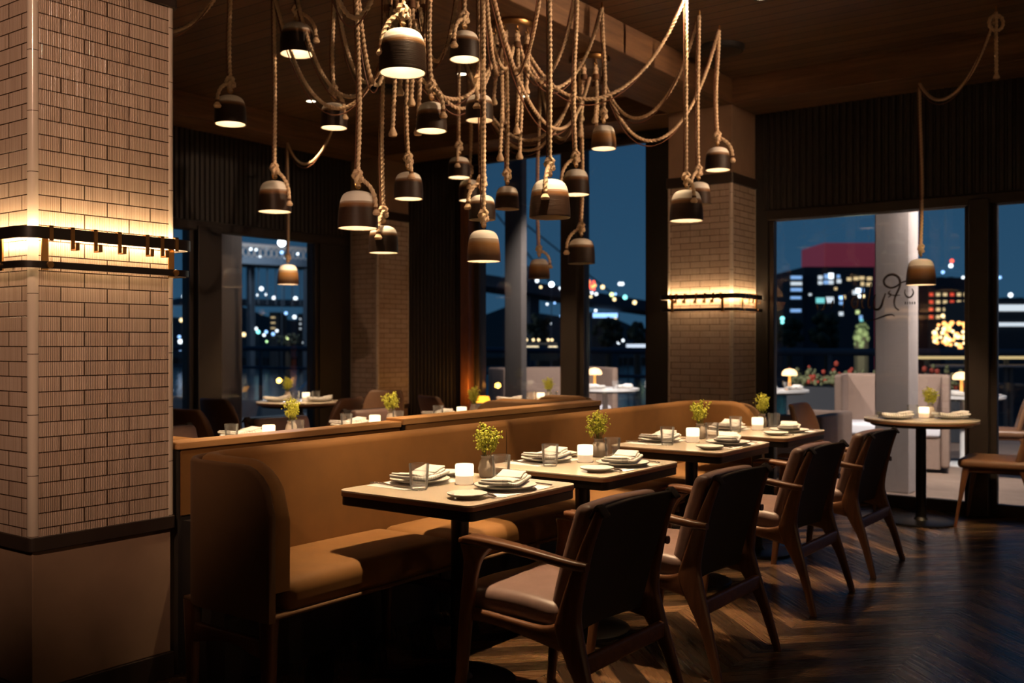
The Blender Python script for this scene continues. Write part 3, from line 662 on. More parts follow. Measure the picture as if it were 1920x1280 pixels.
for x, y, a, lb in ((7.56, 2.52, PI, 'umber leather side chair left of the round table by the right window'), (7.76, 1.40, .05, 'umber leather side chair at the right edge by the window'),
                    (6.00, 6.42, .25, 'dark side chair in front of the left round table'), (6.95, 6.75, PI / 2 + .3, 'dark side chair between left round table and corner column'), (4.62, 6.1, -PI / 2, 'dark side chair just right of the near column'),
                    (5.55, 7.0, -PI / 2, 'dark side chair left of the left round table'), (6.95, 5.75, PI + 1.2, 'dark side chair left of the centre round table')):
    PS.put((x, y, 0), a, lb)
# amber lamp in the window corner with its little stand
o = thing('side_stand', 'small dark stand in the corner of the tall window', 'stand', (7.72, 6.02, 0))
MB().lathe([(.13, .555), (.14, .56), (.14, .575), (.13, .58)], 28).obj('stand_top', MT['black'], o); MB().lathe([(.018, .015), (.018, .555)], 12).obj('post', MT['black'], o); MB().lathe([(.12, 0), (.12, .012), (.02, .02)], 28).obj('base', MT['black'], o)
o = thing('table_lamp', 'small amber table lamp glowing in the corner of the tall window', 'lamp', (7.72, 6.02, .5802))
MB().lathe([(.045, 0), (.045, .010), (.006, .014), (.006, .13)], 20).obj('lamp_stem', MT['brass'], o); MB().lathe([(.07, .125), (.075, .13), (.06, .185), (.02, .19)], 28).obj('lamp_shade', MT['amber'], o)
light('lamp_light', 'POINT', (0.19, .33, .26), 4.5, (1, .40, .06), o, shadow_soft_size=.03)

# ------------------------------------------------------------------ ceiling fittings
def downlight(x, y, z, label, on=True):
    o = thing('recessed_downlight', label, 'downlight', (x, y, z)); MB().lathe([(.055, -.001), (.055, -.008), (.042, -.008), (.040, -.001)], 28, closed=True).obj('trim_ring', MT['black'], o)
    MB().lathe([(.001, -.003), (.040, -.003), (.040, -.0015), (.001, -.0015)], 24, closed=True).obj('lens', MT['downlens'], o); return o
SP = []
def spot(x, y, tgt, e, size=40, blend=.25, col=(1, .70, .40)):
    o = downlight(x, y, ZC, None); o['label'] = 'recessed ceiling downlight above the viewer, some added as fill'; o['group'] = 'downlights above the viewer'
    l = light('downlight_beam', 'SPOT', (0, 0, -.02), e, col, o, spot_size=math.radians(size), spot_blend=blend, shadow_soft_size=.028); aim(l, tgt, (x, y, ZC)); return l
for px, py, r in ((1352, 88, .17), (718, 163, .12)):
    D = (ZC - H) * 1867 / (640 - py); p = P(px, py, D); o = thing('ceiling_speaker', 'round black ceiling speaker ' + ('near the far column' if px > 1000 else 'behind the central pendants'), 'speaker', (p.x, p.y, ZC))
    MB().lathe([(r, 0), (r, -.02), (r * .93, -.035), (.01, -.035)], 36).obj('housing', MT['rocker'], o); MB().lathe([(.01, -.036), (r * .85, -.036), (r * .85, -.040), (.01, -.040)], 36).obj('grille', MT['black'], o)

# ------------------------------------------------------------------ pendants on ropes
HUB = [(3.99, 3.63, ZB), (4.90, 3.60, ZB), (5.80, 3.60, ZB)]
HN = ['off the top edge', 'at the top centre', 'right of the top centre']
for i, (x, y, z) in enumerate(HUB):
    o = thing('rope_canopy', 'round brass ceiling canopy gathering ropes under the beam, ' + HN[i], 'canopy', (x, y, z))
    MB().lathe([(.14, 0), (.14, -.02), (.13, -.035), (.01, -.035)], 36).obj('canopy_plate', MT['brass2'], o)
    for k in range(8):
        a = 2 * PI * k / 8 + .2; cx, cy = .105 * math.cos(a), .105 * math.sin(a)
        MB().tube([(cx, cy, -.03), (cx, cy, -.05)] + [(cx + .016 * math.sin(t), cy, -.066 + .016 * math.cos(t)) for t in [j * .5 for j in range(1, 11)]], .0035, 6).obj('hook', MT['brass'], o)
        MB().rope([(cx, cy, -.15), (cx - .012, cy, -.10), (cx, cy, -.072), (cx + .014, cy, -.10), (cx + .004, cy, -.15)], .011).obj('rope_loop', MT['rope'], o, smooth=60)
        MB().lathe([(.022, -.018), (.024, 0), (.022, .018)], 10, (cx, cy, -.155)).obj('whipping', MT['whip'], o)
    rt = random.Random(i + 4)
    for k in range(6):
        a = 2 * PI * k / 6; L = (.62, .40, .30, .66, .5, .24)[k] * (1, 1, .55)[i]; cx, cy = .10 * math.cos(a), .10 * math.sin(a)
        m = MB(); m.rope([(cx, cy, -.15), (cx + .01, cy, -.15 - L * .5), (cx, cy + .01, -.15 - L)], .0115); q = m.obj('rope_tail', MT['rope'], o, smooth=60)
        MB().lathe([(.009, .012), (.015, 0), (.024, -.022), (.02, -.036), (.004, -.038)], 9, (cx, cy + .01, -.15 - L)).obj('frayed_end', MT['rope'], q)
# px, rim y, width px, depth, glaze, lit, tail(dx px, dy px from knot) or None, swag target, sag, label
PEND = [
 (432, 233, 58, 5.63, 'A', 1, (-16, 42), ('p', 205, 5.9), .37, 'farthest left pendant, right of the near column top'),
 (557, 102, 63, 6.03, 'A', 1, (38, 52), 0, .62, 'upper left pendant, rope tail hanging at its right'),
 (755, 137, 88, 4.27, 'A', 1, (-38, 70), ('p', 585, 4.35), .83, 'largest pendant at the top with a bright white crown'),
 (871, 112, 57, 5.20, 'A', 1, (-18, 52), 0, .52, 'pendant right of the largest one, top edge'),
 (626, 240, 50, 5.86, 'A', 1, (22, 45), 0, .55, 'dark pendant right of the left hanging rope tails'),
 (809, 246, 58, 5.05, 'C', 1, (24, 50), 0, .55, 'pendant below and right of the largest one'),
 (899, 226, 52, 5.30, 'A', 1, (-4, 46), 1, .40, 'pendant with rope end across its front, under the hub'),
 (515, 397, 62, 6.03, 'C', 1, (30, 60), 0, .70, 'left pendant above the lone low small one'),
 (671, 428, 75, 5.00, 'C', 1, (36, 62), 0, .60, 'large pendant left of the nearby low dark one'),
 (766, 373, 54, 5.63, 'A', 1, (8, 30), 1, .55, 'pendant in front of the corner ribbed panel'),
 (861, 333, 42, 7.00, 'A', 1, (-2, 34), 2, .62, 'small dark pendant high in the middle'),
 (719, 474, 55, 5.50, 'A', 1, (-6, 42), 1, .5, 'low pendant in front of the far left tile column'),
 (907, 490, 63, 5.20, 'B', 1, None, 1, .45, 'golden brown pendant hanging lowest in the middle'),
 (904, 412, 50, 5.30, 'A', 0, (-26, 42), 2, .72, 'unlit dark pendant behind the golden middle one'),
 (881, 376, 42, 7.30, 'A', 1, (0, 30), 2, .68, 'small pendant half hidden behind two others in the middle'),
 (951, 392, 46, 6.08, 'C', 0, None, None, 0, 'brown pendant hung straight from the middle rope hub'),
 (1031, 408, 77, 4.93, 'C', 0, (-10, 58), 1, .45, 'large dark unlit pendant with tail over its front'),
 (1080, 365, 51, 5.86, 'C', 1, (-28, 50), 1, .42, 'white crowned pendant beside the large unlit one'),
 (1132, 279, 47, 6.29, 'B', 1, None, 1, .40, 'pendant against the dusk sky with golden band'),
 (1090, 494, 51, 6.75, 'A', 0, (-28, 42), None, 0, 'low dark pendant on the tall window post'),
 (1011, 522, 40, 8.00, 'B', 0, (20, 28), 2, .5, 'small brown unlit pendant low before the tall window'),
 (1287, 414, 62, 6.06, 'C', 1, (9, 40), 1, .52, 'pendant with dangling tail in front of the far column'),
 (1310, 384, 46, 6.44, 'C', 0, (-18, 34), 2, .50, 'pendant half hidden behind the one before the far column'),
 (1346, 319, 46, 6.74, 'A', 1, (26, 40), 2, .66, 'dark pendant at the right corner of the far column'),
 (540, 533, 40, 9.55, 'B', 1, None, ('q', 640, 8.6), .42, 'lone low pendant in front of the left window'),
 (1727, 534, 53, 7.36, 'B', 1, None, ('r', 1868, 6.35), .34, 'lone pendant in front of the lettered right window'),
]
def ceil_z(x, y): return ZB if (3.35 <= y <= 3.94 and x < 7.6) or y > 7.30 or x > 7.60 else ZC
for i, (px, py, w, D, gl, lit, tail, swag, sag, lb) in enumerate(PEND):
    d = w * D / 1867; h = d * .93; base = P(px, py, D); o = thing('pendant_lamp', 'ceramic rope hung bell lamp, ' + lb, 'pendant lamp', base, 0, 'rope hung pendant lamps')
    if gl == 'A' : pr = [(.5, 0), (.502, .03), (.5, .30), (.485, .52), (.455, .68), (.40, .80), (.32, .87), (.20, .915), (.05, .93)]
    else: pr = [(.5, 0), (.503, .03), (.495, .25), (.47, .48), (.435, .68), (.38, .81), (.30, .88), (.18, .92), (.05, .93)]
    th = .012 / d * .45
    pr = catmull(pr, 3)
    out = [(r * d, z * d) for r, z in pr]
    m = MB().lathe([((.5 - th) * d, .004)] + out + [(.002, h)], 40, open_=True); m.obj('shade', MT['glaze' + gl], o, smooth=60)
    MB().lathe([((.499) * d, -.0005)] + [((r - th) * d, max(.001, (z - th * .8) * d)) for r, z in pr] + [(.002, h * .985)], 36, open_=True).obj('lining', MT['lining'], o, smooth=60)
    MB().ball((0, 0, h * .72), .022, 12, 8).obj('bulb', MT['bulb'] if lit else MT['lining'], o)
    if lit: light('bulb_light', 'POINT', (0, 0, h * .50), 1.0 * (d / .17) ** 2, (1, .73, .48), o, shadow_soft_size=.025)
    # shackle, knot, rope, cord
    zk = h + .075
    MB().tube([(.018 * math.sin(t), 0, h + .012 + .018 - .018 * math.cos(t)) for t in [j * 2 * PI / 14 for j in range(15)]], .0035, 6).obj('shackle', MT['brass'], o)
    kn = MB(); pts = []
    for j in range(61):
        t = 2 * PI * j / 60; q = .016 + .008 * math.cos(3 * t); pts.append((q * math.cos(2 * t), .013 * math.sin(3 * t), zk - .004 + 1.35 * q * math.sin(2 * t)))
    kn.rope(pts, .0115); ko = kn.obj('knot', MT['rope'], o, smooth=60)
    MB().rope([(0, 0, h + .022), (.004, .004, zk - .03)], .012).obj('rope_eye', MT['rope'], o, smooth=60)
    cz = ceil_z(base.x, base.y) - base.z - .03; rp = [V((0, 0, zk + .01))]
    wob = RND.uniform(-.012, .012)
    for j in range(1, 7): t = j / 6; rp.append(V((0, 0, zk)).lerp(V((0, 0, cz)), t) + RT * (wob * math.sin(PI * t * 1.5)) * 1.0)
    top = rp[-1].copy(); path = list(rp)
    MB().tube([top + V((0, 0, -.005)), top + V((0, 0, .030))], .006, 8).obj('ceiling_hook', MT['brass2'], o)
    if swag is not None:
        if isinstance(swag, int):
            hx, hy, hz = HUB[swag]; a = math.atan2(base.y - hy, base.x - hx) + RND.uniform(-.5, .5); e = V((hx + .10 * math.cos(a), hy + .10 * math.sin(a), hz - .16)) - base
        else:
            q = P(swag[1], 0, swag[2]); e = V((q.x, q.y, ceil_z(q.x, q.y) - .04)) - base
        L = (e - top).length
        for j in range(1, 25):
            t = j / 24; s_ = top.lerp(e, t); s_.z -= 4 * sag * t * (1 - t) * (1 - .15 * math.sin(PI * t)); path.append(s_)
        if not isinstance(swag, int):
            MB().tube([e + V((0, 0, -.01)), e + V((0, 0, .04))], .006, 8).obj('ceiling_hook', MT['brass2'], o)
            if swag[0] == 'r':
                m = MB(); m.rope([e, e + V((.0, .0, -.16)), e + V((.006, 0, -.40))], .0115); q = m.obj('rope_tail', MT['rope'], o, smooth=60)
                MB().lathe([(.009, .01), (.018, -.006), (.022, -.02), (.004, -.026)], 9, e + V((.006, 0, -.40))).obj('frayed_end', MT['rope'], q)
                MB().rope([e + RT * (.045 * math.cos(t)) + V((0, 0, -.07 - .05 * math.sin(t))) for t in [j * 2 * PI / 20 for j in range(21)]], .0115).obj('knot', MT['rope'], o, smooth=60)
    MB().rope(path, .0108).obj('rope', MT['rope'], o, smooth=60)
    MB().tube([p + RT * -.016 + V((0, 0, -.004 - (.035 * math.sin(PI * max(0, (k - 6) / 24.)) if k > 6 else 0))) for k, p in enumerate(path)], .0038, 6).obj('cord', MT['cord'], o)
    if tail:
        kk = D / 1867; e = RT * (tail[0] * kk) + V((0, 0, zk - tail[1] * kk)); fr = FW * -(d * .40 if abs(tail[0]) < w * .42 else d * .15)
        t0 = V((0, 0, zk)); mid = t0 + RT * (tail[0] * kk * .62) + V((0, 0, -tail[1] * kk * .30)) + fr * .8; e = e + fr * 1.25
        m = MB(); m.rope(catmull([t0, mid, (mid + e) / 2 + RT * (tail[0] * kk * .12) + fr * .12, e], 8), .0108); q = m.obj('rope_tail', MT['rope'], o, smooth=60)
        MB().lathe([(.0125, .006), (.0135, 0), (.0125, -.006)], 10, e).obj('whipping', MT['whip'], q)
        MB().lathe([(.009, -.004), (.016, -.014), (.023, -.026), (.018, -.036), (.004, -.036)], 9, e).obj('frayed_end', MT['rope'], q)

# ------------------------------------------------------------------ lettering on the right window
o = thing('window_lettering', 'dark cursive lettering on the right window, seen reversed', 'lettering', onXp(1650, 560, XW + .045)); og = o.location
def stroke(pts, w=.0045):
    q = catmull([onXp(1500 + x / 6.4, 480 + y / 6.4, XW + .047) for x, y in pts], 6); n = len(q); m = MB()
    m.tube([V(p) for p in q], w, 6, rfun=lambda t: w * (.55 + .6 * math.sin(PI * min(1, t * 1.05))) + .0008); m.obj('letter_stroke', MT['ink'], o, og)
stroke([(1290, 295), (1210, 320), (1160, 360), (1090, 380), (1020, 345), (1008, 285), (1055, 232), (1120, 220), (1180, 255), (1203, 320), (1188, 390), (1150, 470), (1130, 545), (1142, 610), (1185, 652)], .0075)
stroke([(1060, 495), (1092, 465), (1062, 445), (1085, 412)], .005); stroke([(1085, 468), (1140, 470), (1205, 468)], .004)
stroke([(1028, 445), (1000, 520), (975, 600), (935, 640), (893, 630), (885, 550), (905, 460)], .0075)
stroke([(1135, 722), (1100, 702), (1040, 710), (960, 738), (890, 762), (800, 775)], .005)
stroke([(1345, 390), (1362, 440), (1330, 490), (1288, 490), (1258, 450), (1262, 400)], .005)
for k in range(5): stroke([(1262 + k * 28, 545), (1266 + k * 28, 562), (1262 + k * 28, 578)], .003)
stroke([(850, 330), (840, 450), (820, 560), (835, 625), (860, 600)], .006); stroke([(760, 380), (745, 500), (750, 610), (775, 620)], .006); stroke([(790, 450), (720, 460)], .004)
stroke([(690, 480), (640, 500), (620, 560), (650, 620), (690, 590), (695, 520), (680, 480)], .006)
stroke([(520, 480), (530, 560), (515, 630)], .006); stroke([(305, 495), (312, 560), (290, 620), (250, 660)], .006); stroke([(395, 530), (375, 630)], .006); stroke([(200, 570), (215, 645)], .005)

# ================================================================== OUTSIDE
b = MB().box((XW + .2, -6, -.14), (15.5, YW + .2, -.02)); b.box((1, YW + .2, -.14), (15.5, 14, -.02)); struct(b.obj('terrace_deck', MT['deck'], smooth=0), 'pale plank terrace outside the windows', 'terrace')
def pillar(a, c, lb, mt='pillar'): tag(MB().box(a, c).obj('outdoor_pillar', MT[mt], origin=(0, 0, 0), smooth=0, bevel=.01), lb, 'pillar')
pillar((9.0, 2.33, -.02), (9.3, 2.625, 4.2), 'pale square pillar outside the lettered right window')
pillar((9.0, 6.47, -.02), (9.1, 6.71, 4.2), 'square pillar in shade outside the tall centre windows', 'pillar_shaded')  # shade put into the colour: darker copy of the other pillars' render
pillar((6.55, 8.6, -.02), (6.86, 8.9, 4.2), 'grey square pillar outside the left window')
pillar((9.05, 1.0, -.02), (9.2, 1.12, 4.2), 'slim pillar outside at the right edge')
# terrace roof slab (shades terrace, as the soffit above the glass)
PR2 = Proto(round_table(.42, 'white', 'white', 'white'))
def mushroom():
    o = thing('mushroom_lamp', None, 'lamp'); MB().lathe([(.05, 0), (.05, .012), (.018, .022), (.014, .17), (.02, .18)], 20).obj('lamp_stem', MT['mush_stem'], o)
    MB().lathe([(.085, .165), (.092, .175), (.085, .21), (.055, .24), (.01, .25)], 28).obj('lamp_cap', MT['mush'], o); return o
PMu = Proto(mushroom())
def fl_(y, tgt, nm, e=700, x=8.45, z=3.38):  # lights added out of view to brighten terrace and pillar
    o = thing('added_floodlight', 'added unseen floodlight outside ' + nm, 'floodlight', (x, y, z)); MB().rbox((-.06, 0, .03), (.08, .08, .05), .015).obj('housing', MT['black'], o)
    l = light('fill_beam', 'SPOT', (.04, 0, -.03), e, (1., .88, .78), o, spot_size=1.2, spot_blend=.6, shadow_soft_size=.05); aim(l, tgt, (x + .04, y, z - .03))
fl_(1.15, (10.2, 1.6, 0), 'over the right window', 420)
fl_(.75, (9.0, 2.5, 1.5), 'near the right pillar', 260)
OT = [((11.5, 4.55), [(-.22, .05), (.20, .0)], 'behind the far column, right side', 1.0), ((10.6, 6.35), [(-.13, 0)], 'left of the far column, nearer one', 1.0), ((11.75, 5.95), [(.05, .0)], 'left of the far column, second one', 1.0), ((11.5, 2.42), [(-.02, 0)], 'outside the right window near its post', 1.0)]
for (x, y), lam, nm, s_ in OT:
    PR2.put((x, y, -.02), 0, 'white round terrace table ' + nm, 'white terrace tables')
    for k, (a, c) in enumerate(lam):
        q = V((x, y, .7302)) + RT * a + FW * c; mo = PMu.put(q, 0, 'amber mushroom lamp on terrace table %s%s' % (nm, '' if len(lam) == 1 else (', left of the pair', ', right of the pair')[k]), 'mushroom lamps')
    fl_(y - (.8 if y > 5 or y < 3 else 0), (x, y, .8), 'above table ' + nm, 560)
    for k, (a, c, sd) in enumerate(((.22, -.14, 'front right'), (-.12, -.24, 'front left'), (-.30, .0, 'far left'))):
        q = V((x, y, .7302)) + RT * a + FW * c; Pp.put(q, 0, 'stoneware plate, %s of the terrace table %s' % (sd, nm), 'stoneware dinner plates'); Pn.put(q + V((0, 0, .006)), k, 'folded napkin, %s of the terrace table %s' % (sd, nm), 'folded napkins')
    Pg.put(V((x, y, .7302)) + RT * .1 + FW * -.25, 0, 'water tumbler on the terrace table ' + nm, 'water tumblers')
def obooth(lb, x, y, L, rz, h=.98):
    o = thing('terrace_booth', lb, 'bench', (x, y, -.02), rz)
    MB().rbox((0, .30, h / 2 + .03), (L / 2, .06, h / 2 - .03), .03).obj('backrest', MT['booth'], o, smooth=60)
    for s_ in (-1, 1): MB().rbox((s_ * (L / 2 - .04), 0, h / 2 + .03), (.04, .30, h / 2 - .03), .025).obj('arm_panel', MT['booth'], o, smooth=60)
    MB().box((-L / 2 + .08, -.25, .04), (L / 2 - .08, .25, .36)).obj('seat_base', MT['booth'], o, smooth=0); MB().rbox((0, -.02, .42), (L / 2 - .085, .26, .06), .03, .01).obj('seat_cushion', MT['cushion'], o, smooth=60); return o
obooth('pale brown terrace booth with high back outside the right window', 10.75, 2.95, 1.1, -PI / 2 + .2)
obooth('pale terrace booth with high back outside the tall windows', 10.95, 7.35, 1.6, -.6)
obooth('pale terrace booth behind the round table at right', 9.75, 3.55, .9, PI, .62)
PSo = Proto(PS.root)
PSo.used = True
PSo.put((11.0, 5.35, -.02), 2.5, 'chair on the terrace just left of the far column'); PSo.put((10.6, 1.9, -.02), .2, 'chair on the terrace beside the right window post')
# planter with flowers, railing
o = thing('flower_planter', 'long planter of red flowers on the terrace edge', 'planter', (14.1, 4.1, -.02), 0)
MB().box((-.2, -1.3, 0), (.2, 1.2, .68)).obj('planter_box', MT['city'], o, smooth=0, bevel=.01); lf = MB(); rf = MB()
for k in range(420): (rf if k % 4 == 0 else lf).ball((RND.uniform(-.2, .2), RND.uniform(-1.3, 1.2), .72 + abs(RND.gauss(0, .09))), RND.uniform(.02, .05), 5, 3)
lf.obj('foliage', MT['leaf_lit'], o, smooth=80); rf.obj('blossoms', MT['red_leaf'], o, smooth=80)
o = thing('pier_railing', 'dark railing along the pier edge outside the windows', 'railing', (24, 10, -.3)); og = o.location
MB().tube([(24, -10, 1.05), (24, 60, 1.05)], .09, 8).obj('handrail', MT['bridge'], o, og); MB().tube([(24, -10, .35), (24, 60, .35)], .05, 8).obj('lower_rail', MT['bridge'], o, og)
for k in range(24): MB().box((23.95, -10 + k * 3, -.9), (24.05, -9.9 + k * 3, 1.05)).obj('post', MT['bridge'], o, og, smooth=0)
struct(MB().box((15.5, -14, -1.2), (24.3, 70, -.9)).obj('pier_apron', MT['city'], smooth=0), 'dark pier apron beyond the terrace', 'pier')
struct(MB().box((-150, -60, -4.6), (330, 420, -4.2)).obj('river', MT['water'], smooth=0), 'dark river reflecting the city lights', 'river')
# far bank
bk = MB(); prev = None; pts = []
for px in range(250, 2101, 50): pts.append(px)
rings = []
hgt = lambda px: 598 + 16 * math.sin(px * .011) + 10 * math.sin(px * .037 + 1) + (14 if px > 1400 else 0)
for px in pts:
    a, c = P(px, 640, 236), P(px, 640, 300); za = H - (hgt(px) - 640) / 1867 * 300
    rings.append([(a.x, a.y, -4.4), (a.x, a.y, -2.5), (c.x, c.y, za), (c.x, c.y, -4.4)])
struct(bk.loft(rings).obj('far_bank', MT['bank'], smooth=60), 'dark rising shore across the river', 'hills')
def tower(lb, x0, y0, x1, y1, D, dep, mat='city', wins=(), crown=None):
    """far building covering the picture rectangle at distance D"""
    a, c = P(x0, y1, D), P(x1, y0, D); ctr = (a + c) / 2; wd = (V((c.x - a.x, c.y - a.y, 0))).length; o = thing('city_building', lb, 'building', (ctr.x, ctr.y, -4.2), math.atan2(RT.y, RT.x))
    MB().box((-wd / 2, 0, 0), (wd / 2, dep, c.z + 4.2)).obj('facade', MT[mat], o, smooth=0)
    for k in range(3): MB().box((-wd * .3 + k * wd * .2, dep * .3, c.z + 4.2), (-wd * .3 + k * wd * .2 + wd * .1, dep * .6, c.z + 4.2 + wd * .04)).obj('roof_unit', MT[mat], o, smooth=0)
    for (wx, wy, ww, wh, col, dim) in wins:
        q = P(wx, wy, D); lx = (q - ctr).dot(RT); kk = D / 1867
        MB().box((lx - ww / 2 * kk, -.12, q.z + 4.2 - wh / 2 * kk), (lx + ww / 2 * kk, .02, q.z + 4.2 + wh / 2 * kk)).obj('lit_window', (MLd if dim else ML)[col], o, smooth=0)
    return o
W = [(1538, 520, 8, 7, 'w', 1), (1550, 518, 9, 8, 'b', 1), (1558, 517, 9, 10, 'w', 0), (1572, 518, 6, 6, 'b', 1), (1538, 530, 8, 6, 'w', 1), (1549, 529, 9, 7, 'b', 1), (1558, 529, 9, 7, 'w', 1), (1573, 527, 8, 7, 'w', 1),
     (1538, 563, 16, 10, 'c', 1), (1556, 562, 14, 11, 'w', 1), (1577, 558, 7, 6, 'b', 0), (1583, 557, 5, 6, 'y', 1), (1577, 568, 7, 6, 'b', 1), (1577, 588, 8, 7, 'w', 1), (1592, 523, 8, 6, 'y', 1), (1605, 522, 9, 6, 'y', 1), (1616, 521, 9, 6, 'y', 1), (1630, 522, 9, 6, 'y', 1),
     (1617, 532, 6, 7, 'y', 1), (1629, 533, 9, 6, 'y', 1), (1602, 548, 7, 8, 'w', 1), (1609, 545, 8, 9, 'w', 0), (1617, 544, 6, 7, 'b', 1), (1612, 555, 6, 5, 'w', 0), (1618, 555, 6, 5, 'y', 0), (1608, 585, 7, 7, 'k', 1), (1614, 595, 6, 8, 'b', 1), (1567, 541, 5, 5, 'y', 1), (1519, 552, 5, 4, 'w', 1), (1615, 600, 6, 5, 'c', 1)]
tower('large city block with blue white lit windows seen in the right window', 1508, 500, 1640, 625, 205, 25, wins=W)
tower('narrow block with bands of pale blue windows left of the large city block', 1480, 516, 1507, 612, 203, 14, wins=[(1493, 520 + k * 11.5, 21, 6, 'w' if k % 2 else 'b', 1) for k in range(3)] + [(1492, 558, 20, 5, 'b', 1), (1492, 582, 20, 6, 'b', 1)])
o = tower('red glowing crown of a tower above the large city block', 1545, 455, 1642, 505, 233, 18, 'redtop')
tower('dark office tower low in the left window', 505, 585, 522, 650, 205, 8, wins=[(512, 595 + k * 10, 8, 2, 'y', 1) for k in range(3)])
tower('grey block right of the office tower in the left window', 558, 588, 590, 650, 215, 8, wins=[(563 + 8 * (k % 3), 598 + 9 * (k // 3), 3, 3, 'w', 1) for k in range(9)])
tower('blue lit hall under the bridge in the tall window', 1110, 585, 1160, 605, 205, 8, wins=[(1114 + k * 5.2, 591, 3.6, 8, 'b', 0) for k in range(9)])
tower('dark block on the shore behind the right window post', 1740, 520, 1835, 650, 215, 15, wins=[(1746 + (k % 6) * 13, 552 + (k // 6) * 14, 7, 6, 'y' if k % 3 else 'r', 1) for k in range(24)])
tower('low white lit ferry hall at the right edge', 1862, 560, 1990, 640, 90, 10, wins=[(1905, 577, 80, 12, 'w', 1), (1905, 608, 90, 7, 'w', 1)])
# bridges
def bridge(lb, A, B, zt, th, lamps, truss=None):
    o = thing('bridge', lb, 'bridge', (A + B) / 2); og = o.location; n = (B - A).cross(V((0, 0, 1))).normalized() * 4
    m = MB(); m.loft([[p - n, p + n, p + n + V((0, 0, th)), p - n + V((0, 0, th))] for p in (A, B)]); m.obj('deck', MT['bridge'], o, og, smooth=0)
    for k in range(lamps):
        t = (k + .5) / lamps; p = A.lerp(B, t) - n + V((0, 0, th + .6)); MB().ball(p, .42, 8, 6).obj('deck_lamp', ML['w'], o, og)
    if truss:
        m = MB(); 
        for k in range(40):
            t0, t1 = k / 40, (k + 1) / 40; p, q = A.lerp(B, t0), A.lerp(B, t1); m.tube([p + V((0, 0, th)), q + V((0, 0, th + truss))], .12, 5); m.tube([p + V((0, 0, th + truss)), q + V((0, 0, th))], .12, 5)
        m.tube([A + V((0, 0, th + truss)), B + V((0, 0, th + truss))], .3, 6); m.obj('truss', MT['pillar'], o, og); light('truss_flood', 'POINT', (P(500, 466, 140)) - og, 7000, (.8, .92, 1.), o, shadow_soft_size=.3); light('truss_flood', 'POINT', (P(580, 466, 150)) - og, 7000, (.8, .92, 1.), o, shadow_soft_size=.3)
    return o
bo = bridge('near lit truss bridge crossing the top of the left window', P(380, 494, 150), P(760, 512, 190), 0, 1.1, 8, 2.2)
og = bo.location
for k in range(26):
    t = k / 26; p = P(380, 494, 150).lerp(P(760, 512, 190), t); MB().tube([p, V((p.x, p.y, H + (640 - 575) / 1867 * 170))], .10, 5).obj('hanger_cable', MT['bridge'], bo, og)
for px in (576, 470): 
    p = P(px, 500, 165); MB().box((p.x - .5, p.y - .5, -4.2), (p.x + .5, p.y + .5, p.z)).obj('pier', MT['bridge'], bo, og, smooth=0)
bridge('lower lamp lit bridge deck crossing the middle of the left window', P(330, 571, 195), P(700, 576, 215), 0, 1.2, 9)
b2 = bridge('long bridge deck sloping down across the tall windows', P(880, 538, 170), P(1300, 600, 220), 0, 2.0, 7)
og = b2.location
for a, c in ((P(960, 400, 180), P(1160, 560, 195)), (P(930, 400, 178), P(1040, 540, 185))): MB().tube([a.lerp(c, t / 10) for t in range(11)], .16, 5).obj('suspension_cable', MT['bridge'], b2, og)
p = P(990, 500, 182); MB().box((p.x - 1.5, p.y - 1.5, -4.2), (p.x + 1.5, p.y + 1.5, p.z)).obj('tower', MT['bridge'], b2, og, smooth=0)
# trees on the far shore
def tree(lb, px, py, w, h, D, mt):
    q = P(px, py, D); kk = D / 1867; W_, H_ = w * kk, h * kk; o = thing('shore_tree', lb, 'tree', (q.x, q.y, -4.2)); m = MB(); rd = random.Random(px)
    for k in range(46):
        a = rd.uniform(0, 2 * PI); rr = rd.random() ** .5; z = rd.uniform(-.5, .5); s_ = math.sqrt(max(.05, 1 - (z * 1.8) ** 2)); m.ball((W_ / 2 * rr * s_ * math.cos(a), W_ / 4 * rr * s_ * math.sin(a), q.z + 4.2 + z * H_), rd.uniform(.09, .2) * min(W_, H_), 6, 4)
    m.obj('crown', MT[mt], o, smooth=80); MB().tube([(0, 0, 0), (0, 0, q.z + 4.2)], .4, 6).obj('trunk', MT['bark'], o); return o
for px, py, w, h, lb in ((1480, 622, 80, 44, 'dark tree mass at the left of the lettered window'), (1550, 618, 100, 56, 'dark tree mass below the large city block'), (1010, 616, 60, 44, 'dark tree left of the tall window post'), (1140, 622, 90, 46, 'dark tree mass under the blue lit hall'), (1195, 628, 50, 40, 'dark tree next to the far column'), (540, 636, 70, 18, 'dark tree low in the left window')):
    tree(lb, px, py, w, h, 150, 'leaf_dark')
tree('pale floodlit tree beside the right pillar', 1615, 630, 44, 40, 60, 'leaf_lit'); light('flood_light', 'POINT', P(1612, 642, 56), 1500, (.9, 1, .7), None, shadow_soft_size=.3)
